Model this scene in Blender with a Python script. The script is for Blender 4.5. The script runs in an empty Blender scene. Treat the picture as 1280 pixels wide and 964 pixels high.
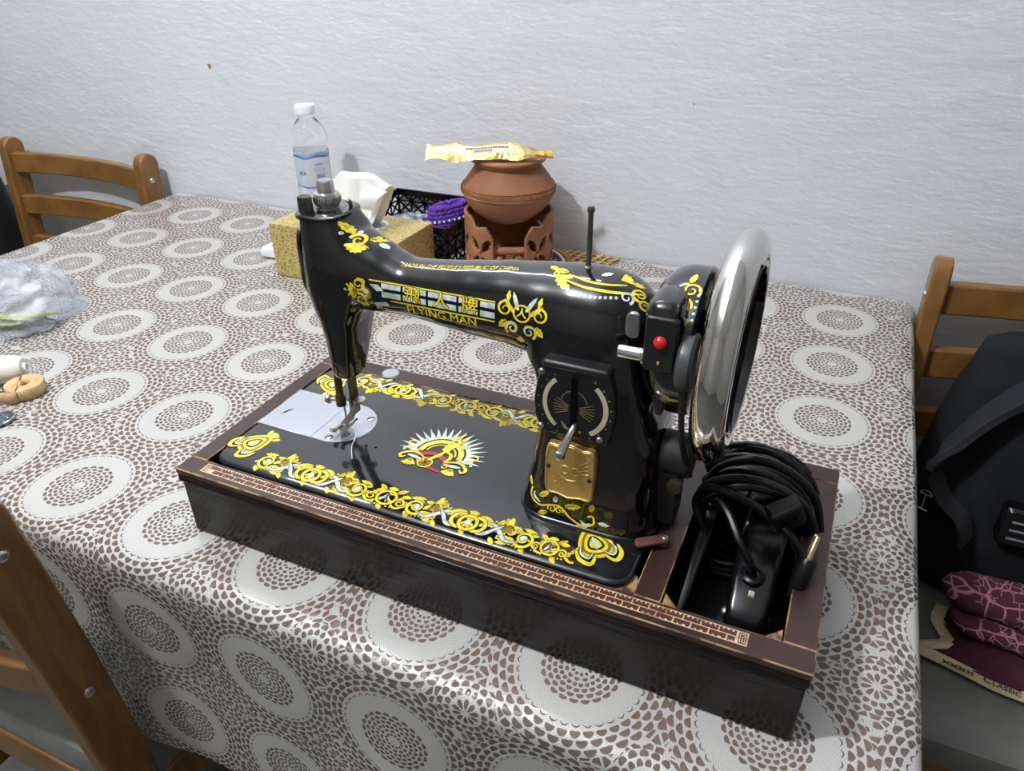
import bpy, bmesh, math, random
from math import sin, cos, pi, sqrt, radians, atan2
from mathutils import Vector, Matrix, noise
from mathutils.bvhtree import BVHTree

random.seed(7)
SC = bpy.context.scene
COL = SC.collection
T = 0.75                      # height of the table top above the floor
WALL_Y = 0.79

# ------------------------------------------------------------------ camera
FPX = 934.5
cam_data = bpy.data.cameras.new('camera')
cam_data.sensor_fit = 'HORIZONTAL'
cam_data.sensor_width = 36.0
cam_data.lens = FPX / 1280.0 * 36.0
cam_data.clip_start = 0.02
cam = bpy.data.objects.new('camera', cam_data)
COL.objects.link(cam)
yaw, pitch, roll = 0.4298, 0.5378, -0.0096
fwd = Vector((-sin(yaw) * cos(pitch), cos(yaw) * cos(pitch), -sin(pitch)))
rgt = Vector((cos(yaw), sin(yaw), 0))
upv = rgt.cross(fwd)
r2 = rgt * cos(roll) + upv * sin(roll)
u2 = -rgt * sin(roll) + upv * cos(roll)
M = Matrix((r2, u2, -fwd)).transposed().to_4x4()
M.translation = Vector((0.4724, -0.3437, T + 0.452))
cam.matrix_world = M
SC.camera = cam

# ------------------------------------------------------------------ world and exposure
SC.view_settings.view_transform = 'Standard'
SC.view_settings.look = 'None'
SC.view_settings.gamma = 1.0
SC.view_settings.use_curve_mapping = False
SC.view_settings.exposure = 1.0
BULB = 485.0                  # radiance of the ceiling bulb
TUBE = 34.0                   # radiance of the wall tube
world = bpy.data.worlds.new('world')
SC.world = world
world.use_nodes = True
world.node_tree.nodes['Background'].inputs[0].default_value = (0.55, 0.58, 0.65, 1)
world.node_tree.nodes['Background'].inputs[1].default_value = 0.25

# ------------------------------------------------------------------ helpers
def lin(c):
    c = c / 255.0
    return c / 12.92 if c <= 0.04045 else ((c + 0.055) / 1.055) ** 2.4

def rgb(r, g, b):
    return (lin(r), lin(g), lin(b), 1.0)

class N:
    """thin wrapper that writes shader node trees"""
    def __init__(self, m):
        self.t = m.node_tree
    def new(self, kind, **kw):
        n = self.t.nodes.new(kind)
        for k, v in kw.items():
            setattr(n, k, v)
        return n
    def link(self, a, b):
        self.t.links.new(a, b)
    def math(self, op, a, b=None, c=None):
        n = self.new('ShaderNodeMath', operation=op)
        for i, v in enumerate((a, b, c)):
            if v is None:
                continue
            if isinstance(v, (int, float)):
                n.inputs[i].default_value = v
            else:
                self.link(v, n.inputs[i])
        return n.outputs[0]
    def mix(self, fac, a, b):
        n = self.new('ShaderNodeMix', data_type='RGBA')
        for sock, v in ((n.inputs[0], fac), (n.inputs[6], a), (n.inputs[7], b)):
            if isinstance(v, (int, float)):
                sock.default_value = v
            elif isinstance(v, tuple):
                sock.default_value = v
            else:
                self.link(v, sock)
        return n.outputs[2]
    def ramp(self, fac, lo, hi):
        n = self.new('ShaderNodeMapRange')
        n.interpolation_type = 'SMOOTHSTEP'
        self.link(fac, n.inputs[0])
        n.inputs[1].default_value = lo
        n.inputs[2].default_value = hi
        return n.outputs[0]
    def noise(self, scale, detail=3.0, rough=0.55, vec=None, coord='Object', stretch=None):
        tc = self.new('ShaderNodeTexCoord')
        src = tc.outputs[coord]
        if stretch:
            mp = self.new('ShaderNodeMapping')
            mp.inputs['Scale'].default_value = stretch
            self.link(src, mp.inputs[0])
            src = mp.outputs[0]
        n = self.new('ShaderNodeTexNoise')
        n.inputs['Scale'].default_value = scale
        n.inputs['Detail'].default_value = detail
        n.inputs['Roughness'].default_value = rough
        self.link(src, n.inputs['Vector'])
        return n.outputs['Fac']
    def bump(self, h, strength, dist):
        n = self.new('ShaderNodeBump')
        n.inputs['Strength'].default_value = strength
        n.inputs['Distance'].default_value = dist
        self.link(h, n.inputs['Height'])
        return n.outputs[0]

MATS = {}
def mat(name, color, rough=0.5, metal=0.0, coat=0.0, spec=0.5, noise_amt=0.0, noise_scale=40.0, color2=None,
        stretch=None, bump=0.0, bump_scale=200.0, bump_dist=0.001, trans=0.0, alpha=1.0, sheen=0.0, emis=None, estr=0.0, ior=None,
        lo=0.35, hi=0.65):
    if name in MATS:
        return MATS[name]
    m = bpy.data.materials.new(name)
    m.use_nodes = True
    n = N(m)
    b = m.node_tree.nodes['Principled BSDF']
    b.inputs['Base Color'].default_value = color
    b.inputs['Roughness'].default_value = rough
    b.inputs['Metallic'].default_value = metal
    b.inputs['Coat Weight'].default_value = coat
    b.inputs['Coat Roughness'].default_value = 0.06
    b.inputs['Specular IOR Level'].default_value = spec
    b.inputs['Transmission Weight'].default_value = trans
    b.inputs['Alpha'].default_value = alpha
    b.inputs['Sheen Weight'].default_value = sheen
    if ior:
        b.inputs['IOR'].default_value = ior
    if emis:
        b.inputs['Emission Color'].default_value = emis
        b.inputs['Emission Strength'].default_value = estr
    if color2 is not None:
        f = n.ramp(n.noise(noise_scale, 4, stretch=stretch), lo, hi)
        n.link(n.mix(f, color, color2), b.inputs['Base Color'])
    if bump > 0:
        n.link(n.bump(n.noise(bump_scale, 3, stretch=stretch), bump, bump_dist), b.inputs['Normal'])
    MATS[name] = m
    return m

def tag(o, label=None, cat=None, group=None, kind=None):
    if label: o['label'] = label
    if cat: o['category'] = cat
    if group: o['group'] = group
    if kind: o['kind'] = kind
    return o

def empty(name, loc, rz=0.0):
    o = bpy.data.objects.new(name, None)
    o.empty_display_size = 0.02
    o.location = loc
    o.rotation_euler = (0, 0, rz)
    COL.objects.link(o)
    return o

def link_mesh(name, me, mats, parent=None, smooth=True):
    """vertices are in world coordinates; a parent that is moved keeps them there"""
    if not isinstance(mats, (list, tuple)):
        mats = [mats]
    for m in mats:
        me.materials.append(m)
    if smooth:
        for p in me.polygons:
            p.use_smooth = True
    o = bpy.data.objects.new(name, me)
    COL.objects.link(o)
    if parent is not None:
        o.parent = parent
        base = parent
        off = Vector((0, 0, 0))
        while base is not None:
            off += Vector(base.location) if base.type == 'EMPTY' else Vector((0, 0, 0))
            base = base.parent
        o.matrix_parent_inverse = Matrix.Translation(-off) if parent.type == 'EMPTY' else Matrix.Identity(4)
    return o

def obj(name, verts, faces, mats, parent=None, smooth=True, sharp=None, midx=None):
    me = bpy.data.meshes.new(name)
    me.from_pydata([tuple(v) for v in verts], [], faces)
    me.update()
    bm = bmesh.new(); bm.from_mesh(me)
    bmesh.ops.recalc_face_normals(bm, faces=bm.faces)
    bm.to_mesh(me); bm.free()
    if midx:
        for p, i in zip(me.polygons, midx):
            p.material_index = i
    o = link_mesh(name, me, mats, parent, smooth)
    if sharp:
        me.set_sharp_from_angle(angle=radians(sharp))
    return o

class B:
    """collects shapes into one mesh"""
    def __init__(self):
        self.v = []; self.f = []; self.m = []; self.cur = 0
    def add(self, v, f):
        n = len(self.v)
        self.v += [Vector(a) for a in v]
        self.f += [tuple(i + n for i in q) for q in f]
        self.m += [self.cur] * len(f)
        return self
    def box(self, a, b, rot=None, about=None):
        x0, y0, z0 = a; x1, y1, z1 = b
        v = [Vector(p) for p in ((x0,y0,z0),(x1,y0,z0),(x1,y1,z0),(x0,y1,z0),(x0,y0,z1),(x1,y0,z1),(x1,y1,z1),(x0,y1,z1))]
        if rot is not None:
            c = Vector(about) if about else (v[0] + v[6]) / 2
            v = [c + rot @ (p - c) for p in v]
        return self.add(v, [(0,3,2,1),(4,5,6,7),(0,1,5,4),(1,2,6,5),(2,3,7,6),(3,0,4,7)])
    def tube(self, path, r, seg=10, cap=True, closed=False):
        path = [Vector(p) for p in path]
        n = len(path)
        rs = r if isinstance(r, (list, tuple)) else [r] * n
        tang = []
        for i in range(n):
            if closed:
                t = path[(i + 1) % n] - path[i - 1]
            else:
                t = path[min(i + 1, n - 1)] - path[max(i - 1, 0)]
            tang.append(t.normalized() if t.length > 1e-9 else Vector((0, 0, 1)))
        ref = Vector((0, 0, 1)) if abs(tang[0].z) < 0.9 else Vector((1, 0, 0))
        nrm = (ref - tang[0] * ref.dot(tang[0])).normalized()
        v = []
        for i in range(n):
            nrm = (nrm - tang[i] * nrm.dot(tang[i]))
            nrm = nrm.normalized() if nrm.length > 1e-6 else tang[i].orthogonal().normalized()
            bi = tang[i].cross(nrm)
            for k in range(seg):
                a = 2 * pi * k / seg
                v.append(path[i] + (nrm * cos(a) + bi * sin(a)) * rs[i])
        f = []
        m = n if closed else n - 1
        for i in range(m):
            j = (i + 1) % n
            for k in range(seg):
                l = (k + 1) % seg
                f.append((i * seg + k, i * seg + l, j * seg + l, j * seg + k))
        if cap and not closed:
            f.append(tuple(range(seg))[::-1]); f.append(tuple((n - 1) * seg + k for k in range(seg)))
        return self.add(v, f)
    def lathe(self, prof, c=(0,0,0), seg=32, axis='Z', capends=True):
        c = Vector(c); v = []; f = []
        for (r, h) in prof:
            for k in range(seg):
                a = 2 * pi * k / seg
                if axis == 'Z': p = Vector((r * cos(a), r * sin(a), h))
                elif axis == 'X': p = Vector((h, r * cos(a), r * sin(a)))
                else: p = Vector((r * sin(a), h, r * cos(a)))
                v.append(c + p)
        for i in range(len(prof) - 1):
            for k in range(seg):
                l = (k + 1) % seg
                f.append((i * seg + k, i * seg + l, (i + 1) * seg + l, (i + 1) * seg + k))
        if capends:
            if prof[0][0] > 1e-6: f.append(tuple(range(seg))[::-1])
            if prof[-1][0] > 1e-6: f.append(tuple((len(prof) - 1) * seg + k for k in range(seg)))
        return self.add(v, f)
    def loft(self, rings, cap=True):
        n = len(rings[0]); v = [p for r in rings for p in r]; f = []
        for i in range(len(rings) - 1):
            for k in range(n):
                l = (k + 1) % n
                f.append((i * n + k, i * n + l, (i + 1) * n + l, (i + 1) * n + k))
        if cap:
            f.append(tuple(range(n))[::-1]); f.append(tuple((len(rings) - 1) * n + k for k in range(n)))
        return self.add(v, f)
    def prism(self, poly, h0, h1, fn=None):
        """polygon (2d) swept from h0 to h1; fn maps (u, v, h) to a point"""
        fn = fn or (lambda u, v, h: (u, v, h))
        n = len(poly)
        v = [fn(a, b, h0) for a, b in poly] + [fn(a, b, h1) for a, b in poly]
        f = [tuple(range(n))[::-1], tuple(range(n, 2 * n))]
        for k in range(n):
            l = (k + 1) % n
            f.append((k, l, n + l, n + k))
        return self.add(v, f)
    def build(self, name, mats, parent=None, smooth=True, sharp=35, bevel=0.0, bseg=2, bmat=-1):
        o = obj(name, self.v, self.f, mats, parent, smooth, sharp, self.m if any(self.m) else None)
        if bevel > 0:
            md = o.modifiers.new('bevel', 'BEVEL')
            md.width = bevel; md.segments = bseg; md.limit_method = 'ANGLE'; md.angle_limit = radians(40)
            md.harden_normals = False
            if bmat >= 0: md.material = bmat
        return o

def rrect(cx, cy, hx, hy, r, n=6):
    pts = []
    for (sx, sy, a0) in ((1, 1, 0), (-1, 1, pi / 2), (-1, -1, pi), (1, -1, 1.5 * pi)):
        for k in range(n + 1):
            a = a0 + pi / 2 * k / n
            pts.append((cx + sx * (hx - r) + r * cos(a), cy + sy * (hy - r) + r * sin(a)))
    return pts

def sell(cx, cy, a, b, e=2.4, n=40):
    """super-ellipse outline"""
    pts = []
    for k in range(n):
        t = 2 * pi * k / n
        c, s = cos(t), sin(t)
        pts.append((cx + a * math.copysign(abs(c) ** (2 / e), c), cy + b * math.copysign(abs(s) ** (2 / e), s)))
    return pts

def lerp_table(tab, x):
    if x <= tab[0][0]: return tab[0][1:]
    for a, b in zip(tab, tab[1:]):
        if x <= b[0]:
            t = (x - a[0]) / (b[0] - a[0])
            t = t * t * (3 - 2 * t) * 0.5 + t * 0.5
            return tuple(p + (q - p) * t for p, q in zip(a[1:], b[1:]))
    return tab[-1][1:]

def spline(pts, n=8):
    """catmull-rom through points"""
    P = [Vector(p) for p in pts]; out = []
    for i in range(len(P) - 1):
        p0 = P[max(i - 1, 0)]; p1 = P[i]; p2 = P[i + 1]; p3 = P[min(i + 2, len(P) - 1)]
        for k in range(n):
            t = k / n
            out.append(0.5 * ((2 * p1) + (p2 - p0) * t + (2 * p0 - 5 * p1 + 4 * p2 - p3) * t * t + (3 * p1 - p0 - 3 * p2 + p3) * t ** 3))
    out.append(P[-1])
    return out

def copy_tree(o, parent=None):
    c = o.copy(); COL.objects.link(c); c.parent = parent
    if parent is not None: c.matrix_parent_inverse = o.matrix_parent_inverse
    for ch in [x for x in bpy.data.objects if x.parent == o]:
        copy_tree(ch, c)
    return c

# ------------------------------------------------------------------ materials
m_wall = mat('wall_paint', rgb(216, 217, 221), 0.75)
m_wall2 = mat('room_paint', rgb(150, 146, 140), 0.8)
def wall_bump(m):
    n = N(m); b = m.node_tree.nodes['Principled BSDF']
    h1 = n.noise(9, 5, 0.6, stretch=(1.0, 1.0, 2.2))
    h2 = n.noise(70, 4, 0.6, stretch=(0.6, 1, 1.7))
    h = n.math('ADD', n.math('MULTIPLY', h1, 1.0), n.math('MULTIPLY', h2, 0.35))
    n.link(n.bump(h, 0.36, 0.010), b.inputs['Normal'])
wall_bump(m_wall)
m_ceil = mat('ceiling_paint', rgb(232, 232, 230), 0.8)
m_floor = mat('floor_tile', rgb(104, 104, 100), 0.35, color2=rgb(84, 86, 84), noise_scale=6)
m_wood = mat('honey_wood', rgb(134, 95, 46), 0.36, coat=0.2, color2=rgb(114, 77, 35), noise_scale=9, stretch=(1.5, 9, 1.5))
m_wood_dark = mat('table_wood', rgb(120, 78, 52), 0.45, color2=rgb(96, 60, 40), noise_scale=6, stretch=(1, 8, 8))
m_steel = mat('screw_steel', rgb(190, 186, 178), 0.3, 1.0)
m_chrome = mat('chrome', rgb(225, 224, 220), 0.07, 1.0)
m_satin = mat('satin_steel', rgb(196, 199, 206), 0.32, 0.75, bump=0.08, bump_scale=300, bump_dist=0.0004)
m_dullsteel = mat('dull_steel', rgb(125, 122, 112), 0.33, 1.0, color2=rgb(70, 66, 58), noise_scale=60)
m_black = mat('black_enamel', (0.0045, 0.0048, 0.0055, 1), 0.09, coat=0.6)
m_blackbed = mat('black_enamel_bed', (0.008, 0.009, 0.011, 1), 0.12, coat=0.8, bump=0.02, bump_scale=18, bump_dist=0.002)
m_blackmatte = mat('black_satin', (0.008, 0.008, 0.009, 1), 0.42)
m_plastic = mat('black_plastic', (0.004, 0.004, 0.005, 1), 0.2)
m_rubber = mat('cord_rubber', (0.004, 0.004, 0.005, 1), 0.36, spec=.35)
m_gold = mat('gold_print', rgb(240, 222, 66), 0.35, 0.05, color2=rgb(216, 186, 40), noise_scale=260)
m_silver = mat('silver_print', rgb(222, 228, 222), 0.35, 0.05, color2=rgb(170, 186, 180), noise_scale=200)
m_dgold = mat('dark_gold_print', rgb(140, 108, 28), 0.4, 0.2)
m_dblack = mat('black_print', (0.004, 0.004, 0.004, 1), 0.2)
m_red = mat('red_print', rgb(172, 40, 44), 0.4)
m_brass = mat('brass', rgb(206, 172, 104), 0.42, 0.7)
DM = [m_gold, m_silver, m_dgold, m_dblack, m_red]

# ================================================================== the room
XL, XR, YF, ZC = -2.7, 2.1, -2.5, 2.70
def slab(name, a, b, m):
    bb = B().box(a, b)
    o = bb.build(name, m, smooth=False, sharp=None)
    return tag(o, kind='structure')
slab('floor', (XL - .1, YF - .1, -0.1), (XR + .1, WALL_Y + .1, 0.0), m_floor)
slab('ceiling', (XL - .1, YF - .1, ZC), (XR + .1, WALL_Y + .1, ZC + .1), m_ceil)
wall_back = slab('wall_back', (XL - .1, WALL_Y, 0), (XR + .1, WALL_Y + .1, ZC), m_wall)
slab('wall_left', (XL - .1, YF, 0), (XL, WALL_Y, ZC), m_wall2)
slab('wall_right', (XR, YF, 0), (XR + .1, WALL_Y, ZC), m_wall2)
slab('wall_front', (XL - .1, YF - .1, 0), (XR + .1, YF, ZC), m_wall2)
# small yellow stain and paint crumb on the wall
def wall_spot(x, z, r, m):
    s = B()
    poly = [(r * .6 * cos(a) * (1 + .3 * sin(3 * a)), r * sin(a) * (1 + .2 * cos(2 * a))) for a in [2 * pi * k / 14 for k in range(14)]]
    s.prism(poly, -0.001, 0.0009, lambda u, v, h: (x + u, WALL_Y - h, z + v))
    return s.build('stain', m, wall_back)
wall_spot(-0.660, T + 0.254, 0.006, mat('stain_yellow', rgb(176, 146, 78), 0.7, color2=rgb(110, 95, 60), noise_scale=200))
wall_spot(0.2445, T + 0.2476, 0.003, mat('stain_blue', rgb(160, 175, 205), 0.7))

# lamps of the room: a bulb under the ceiling and a small tube high on the back wall
LX, LY, LZ = -0.42, -0.60, 2.50
m_white = mat('batten_white', rgb(235, 235, 232), 0.4)
lamp = empty('ceiling_bulb', (LX, LY, LZ))
tag(lamp, 'round white bulb hanging under the ceiling on a short holder', 'lamp')
B().lathe([(.05, ZC), (.05, ZC - .012), (.02, ZC - .02), (.02, LZ + .075), (.026, LZ + .07), (.026, LZ + .045)], (LX, LY, 0), 20).build('holder', m_white, lamp)
m_bulb = mat('bulb_glow', (1, 1, 1, 1), 0.5, emis=(0.90, 0.945, 1.0, 1), estr=BULB)
B().lathe([(.0001, LZ - .055)] + [(.055 * sin(pi * k / 9), LZ - .055 * cos(pi * k / 9)) for k in range(1, 9)] + [(.0001, LZ + .055)], (LX, LY, 0), 14).build('bulb', m_bulb, lamp)
WX, WY, WZ = -0.57, 0.735, 2.30
wl = empty('tube_lamp', (WX, WY, WZ))
tag(wl, 'white batten with a fluorescent tube high on the back wall', 'lamp')
B().box((WX - .61, WY + .022, WZ - .02), (WX + .61, WALL_Y - .001, WZ + .02)).build('batten', m_white, wl, bevel=.004)
for s in (-1, 1):
    B().box((WX + s * .595 - .012, WY - .018, WZ - .016), (WX + s * .595 + .012, WY + .024, WZ + .016)).build('tube_holder', m_white, wl, bevel=.003)
m_tube = mat('tube_glow', (1, 1, 1, 1), 0.5, emis=(0.95, 0.975, 1.0, 1), estr=TUBE)
B().tube([(WX - .585, WY, WZ), (WX + .585, WY, WZ)], 0.012, 8).build('fluorescent_tube', m_tube, wl)

# ================================================================== dining table and cloth
TX0, TX1, TY0, TY1 = -0.812, 0.578, -0.043, WALL_Y - 0.004
tb = empty('dining_table', ((TX0 + TX1) / 2, (TY0 + TY1) / 2, 0))
tag(tb, 'brown wooden dining table pushed against the wall under the lace cloth', 'table')
B().box((TX0 + .006, TY0 + .004, T - .030), (TX1 - .004, TY1, T - .0014)).build('tabletop', m_wood_dark, tb, bevel=.006)
for sx in (0, 1):
    for sy in (0, 1):
        x = TX0 + .05 if sx == 0 else TX1 - .11
        y = TY0 + .06 if sy == 0 else TY1 - .11
        B().box((x, y, 0), (x + .06, y + .06, T - .03)).build('leg', m_wood_dark, tb, bevel=.005)
for y in (TY0 + .07, TY1 - .09):
    B().box((TX0 + .11, y, T - .10), (TX1 - .11, y + .022, T - .03)).build('apron', m_wood_dark, tb)
for x in (TX0 + .07, TX1 - .09):
    B().box((x, TY0 + .12, T - .10), (x + .022, TY1 - .11, T - .03)).build('apron', m_wood_dark, tb)

def lace_material():
    m = bpy.data.materials.new('lace_vinyl'); m.use_nodes = True
    n = N(m); t = m.node_tree
    b = t.nodes['Principled BSDF']; out = t.nodes['Material Output']
    uv = n.new('ShaderNodeUVMap'); uv.uv_map = 'UVMap'
    # gentle distortion so that the printed lace is not ruler straight
    sep = n.new('ShaderNodeSeparateXYZ'); n.link(uv.outputs[0], sep.inputs[0])
    s, tt = sep.outputs[0], sep.outputs[1]
    u = n.math('DIVIDE', n.math('ADD', s, 0.0215 + 0.1295 * 20), 0.1295)
    v = n.math('DIVIDE', n.math('ADD', tt, -0.004 + 0.1362 * 20), 0.1362)
    def polar(ox):
        fu = n.math('SUBTRACT', n.math('FRACT', n.math('ADD', u, ox)), 0.5)
        fv = n.math('SUBTRACT', n.math('FRACT', n.math('ADD', v, ox)), 0.5)
        r = n.math('SQRT', n.math('ADD', n.math('MULTIPLY', fu, fu), n.math('MULTIPLY', fv, fv)))
        th = n.math('DIVIDE', n.math('ARCTAN2', fv, fu), 2 * pi)
        return r, n.math('ADD', th, 1.0)
    r, th = polar(0.5)
    q, tq = polar(0.0)
    def rings(r, th, r0, dr, cnt, arch, wr=.33, wp=.36):
        k = n.math('DIVIDE', n.math('SUBTRACT', r, r0), dr)
        ki = n.math('FLOOR', k)
        ph = n.math('SUBTRACT', n.math('FRACT', n.math('ADD', n.math('MULTIPLY', th, cnt), n.math('MULTIPLY', ki, 0.5))), 0.5)
        pr = n.math('SUBTRACT', n.math('FRACT', k), 0.5)
        if arch:
            pr = n.math('ADD', pr, n.math('SUBTRACT', n.math('MULTIPLY', n.math('MULTIPLY', ph, ph), arch), arch * .04))
        a = n.math('DIVIDE', pr, wr); c = n.math('DIVIDE', ph, wp)
        d = n.math('ADD', n.math('MULTIPLY', a, a), n.math('MULTIPLY', c, c))
        return n.ramp(d, 1.2, 0.8)
    def band(r, a, c):
        return n.math('MULTIPLY', n.math('GREATER_THAN', r, a), n.math('LESS_THAN', r, c))
    parts = []
    parts.append(n.math('MULTIPLY', rings(r, th, .036, .0330, 12, 1.2, .32, .36), band(r, .036, .102)))
    parts.append(n.math('MULTIPLY', rings(r, th, .102, .0330, 22, 1.0, .38, .40), band(r, .102, .234)))
    parts.append(n.math('MULTIPLY', rings(r, th, .340, .036, 36, 2.6, .13, .40), band(r, .340, .376)))
    parts.append(n.math('MULTIPLY', rings(r, th, .376, .0435, 36, 1.3, .40, .41), band(r, .376, .5065)))
    far = n.math('GREATER_THAN', r, .5065)
    parts.append(n.math('MULTIPLY', rings(q, tq, .022, .064, 10, 0, .44, .36), n.math('MULTIPLY', band(q, .024, .086), far)))
    parts.append(n.math('MULTIPLY', rings(q, tq, .094, .044, 17, 1.2, .40, .40), n.math('MULTIPLY', band(q, .094, .182), far)))
    vo = n.new('ShaderNodeTexVoronoi'); vo.feature = 'DISTANCE_TO_EDGE'; vo.inputs['Scale'].default_value = 135
    n.link(uv.outputs[0], vo.inputs['Vector'])
    parts.append(n.math('MULTIPLY', n.ramp(vo.outputs['Distance'], .07, .15), n.math('MULTIPLY', far, n.math('GREATER_THAN', q, .182))))
    hole = parts[0]
    for pz in parts[1:]:
        hole = n.math('MAXIMUM', hole, pz)
    # fine stitched relief of the solid band
    wv = n.new('ShaderNodeTexWave'); wv.wave_type = 'RINGS'
    st = n.math('SINE', n.math('MULTIPLY', r, 420.0))
    st2 = n.math('SINE', n.math('MULTIPLY', th, 2 * pi * 90))
    weave = n.math('MULTIPLY', st, st2)
    hgt = n.math('ADD', n.math('MULTIPLY', hole, -1.0), n.math('MULTIPLY', weave, 0.10))
    nz = n.noise(26, 3, .5)
    hgt2 = n.math('ADD', hgt, n.math('MULTIPLY', nz, 2.2))
    nrm = n.bump(hgt2, 0.55, 0.0007)
    tone = n.math('ADD', n.math('MULTIPLY', weave, 0.30), 0.55)
    lace = n.mix(tone, rgb(150, 148, 142), rgb(206, 204, 199))
    n.link(lace, b.inputs['Base Color'])
    b.inputs['Roughness'].default_value = 0.32
    b.inputs['Coat Weight'].default_value = 0.8
    b.inputs['Coat Roughness'].default_value = 0.08
    n.link(nrm, b.inputs['Normal'])
    n.link(n.bump(n.math('MULTIPLY', nz, 2.0), 0.5, 0.0007), b.inputs['Coat Normal'])
    # clear film in the holes
    tr = n.new('ShaderNodeBsdfTransparent'); tr.inputs[0].default_value = (0.92, 0.90, 0.88, 1)
    fb = n.new('ShaderNodeBsdfPrincipled')
    fb.inputs['Base Color'].default_value = rgb(166, 148, 136)
    fb.inputs['Roughness'].default_value = 0.16
    n.link(nrm, fb.inputs['Normal'])
    fm = n.new('ShaderNodeMixShader'); fm.inputs[0].default_value = 0.38
    n.link(tr.outputs[0], fm.inputs[1]); n.link(fb.outputs[0], fm.inputs[2])
    ms = n.new('ShaderNodeMixShader')
    n.link(hole, ms.inputs[0]); n.link(b.outputs[0], ms.inputs[1]); n.link(fm.outputs[0], ms.inputs[2])
    n.link(ms.outputs[0], out.inputs['Surface'])
    return m

def build_cloth():
    R = 0.014
    def bend(d):
        if d <= 0: return 0.0, 0.0
        if d < R * pi / 2:
            a = d / R
            return R * sin(a), -R * (1 - cos(a))
        return R, -R - (d - R * pi / 2)
    def axis(lo, hi, a, c, step):
        """sample positions: dense in the bends at a and c"""
        xs = []
        x = lo
        while x < hi - 1e-6:
            xs.append(x)
            near = (a is not None and a - R * 1.7 < x < a + .002) or (c is not None and c - .002 < x < c + R * 1.7)
            x += 0.0032 if near else step
        xs.append(hi)
        return xs
    S = axis(TX0 - .20, TX1 + .28, TX0, TX1, .016)
    Tt = axis(TY0 - .285, TY1, TY0, None, .014)
    V = []; UV = []
    for t in Tt:
        for s in S:
            ox = max(TX0 - s, s - TX1, 0.0); oy = max(TY0 - t, 0.0)
            x = min(max(s, TX0), TX1); y = max(t, TY0)
            sgn = 1 if s > 0 else -1
            if ox > 0 and oy > 0:
                d = sqrt(ox * ox + oy * oy); h, z = bend(d)
                fl = 1 + 1.6 * min(ox, oy) / .3
                x += sgn * h * ox / d * fl; y -= h * oy / d * fl
            elif ox > 0:
                h, z = bend(ox)
                x += sgn * (h + .004 * sin(t * 21) * min(1, ox / .1) * (0.5 if sgn > 0 else 1))
            elif oy > 0:
                h, z = bend(oy)
                w = min(1.0, max(0.0, (oy - .02)) / .12)
                y -= h - w * (.004 + .004 * sin(s * 17 + 1.0) + .002 * sin(s * 41 + oy * 9))
                z += w * .003 * sin(s * 23)
            else:
                z = 0.0
                nv = noise.noise(Vector((s * 9, t * 9, 1.7)))
                edge = max(0, 1 - (t - TY0) / .10)
                z += 0.0006 * max(0, nv) + edge * 0.0010 * max(0, noise.noise(Vector((s * 30, t * 22, 4.0))))
            V.append((x, y, T + z)); UV.append((s, t))
    nS = len(S); F = []
    for j in range(len(Tt) - 1):
        for i in range(nS - 1):
            F.append((j * nS + i, j * nS + i + 1, (j + 1) * nS + i + 1, (j + 1) * nS + i))
    me = bpy.data.meshes.new('tablecloth'); me.from_pydata(V, [], F); me.update()
    ul = me.uv_layers.new(name='UVMap')
    for lp in me.loops:
        ul.data[lp.index].uv = UV[lp.vertex_index]
    o = link_mesh('tablecloth', me, lace_material())
    return tag(o, 'white lace patterned clear vinyl cloth draped over the dining table', 'tablecloth')
build_cloth()

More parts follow.
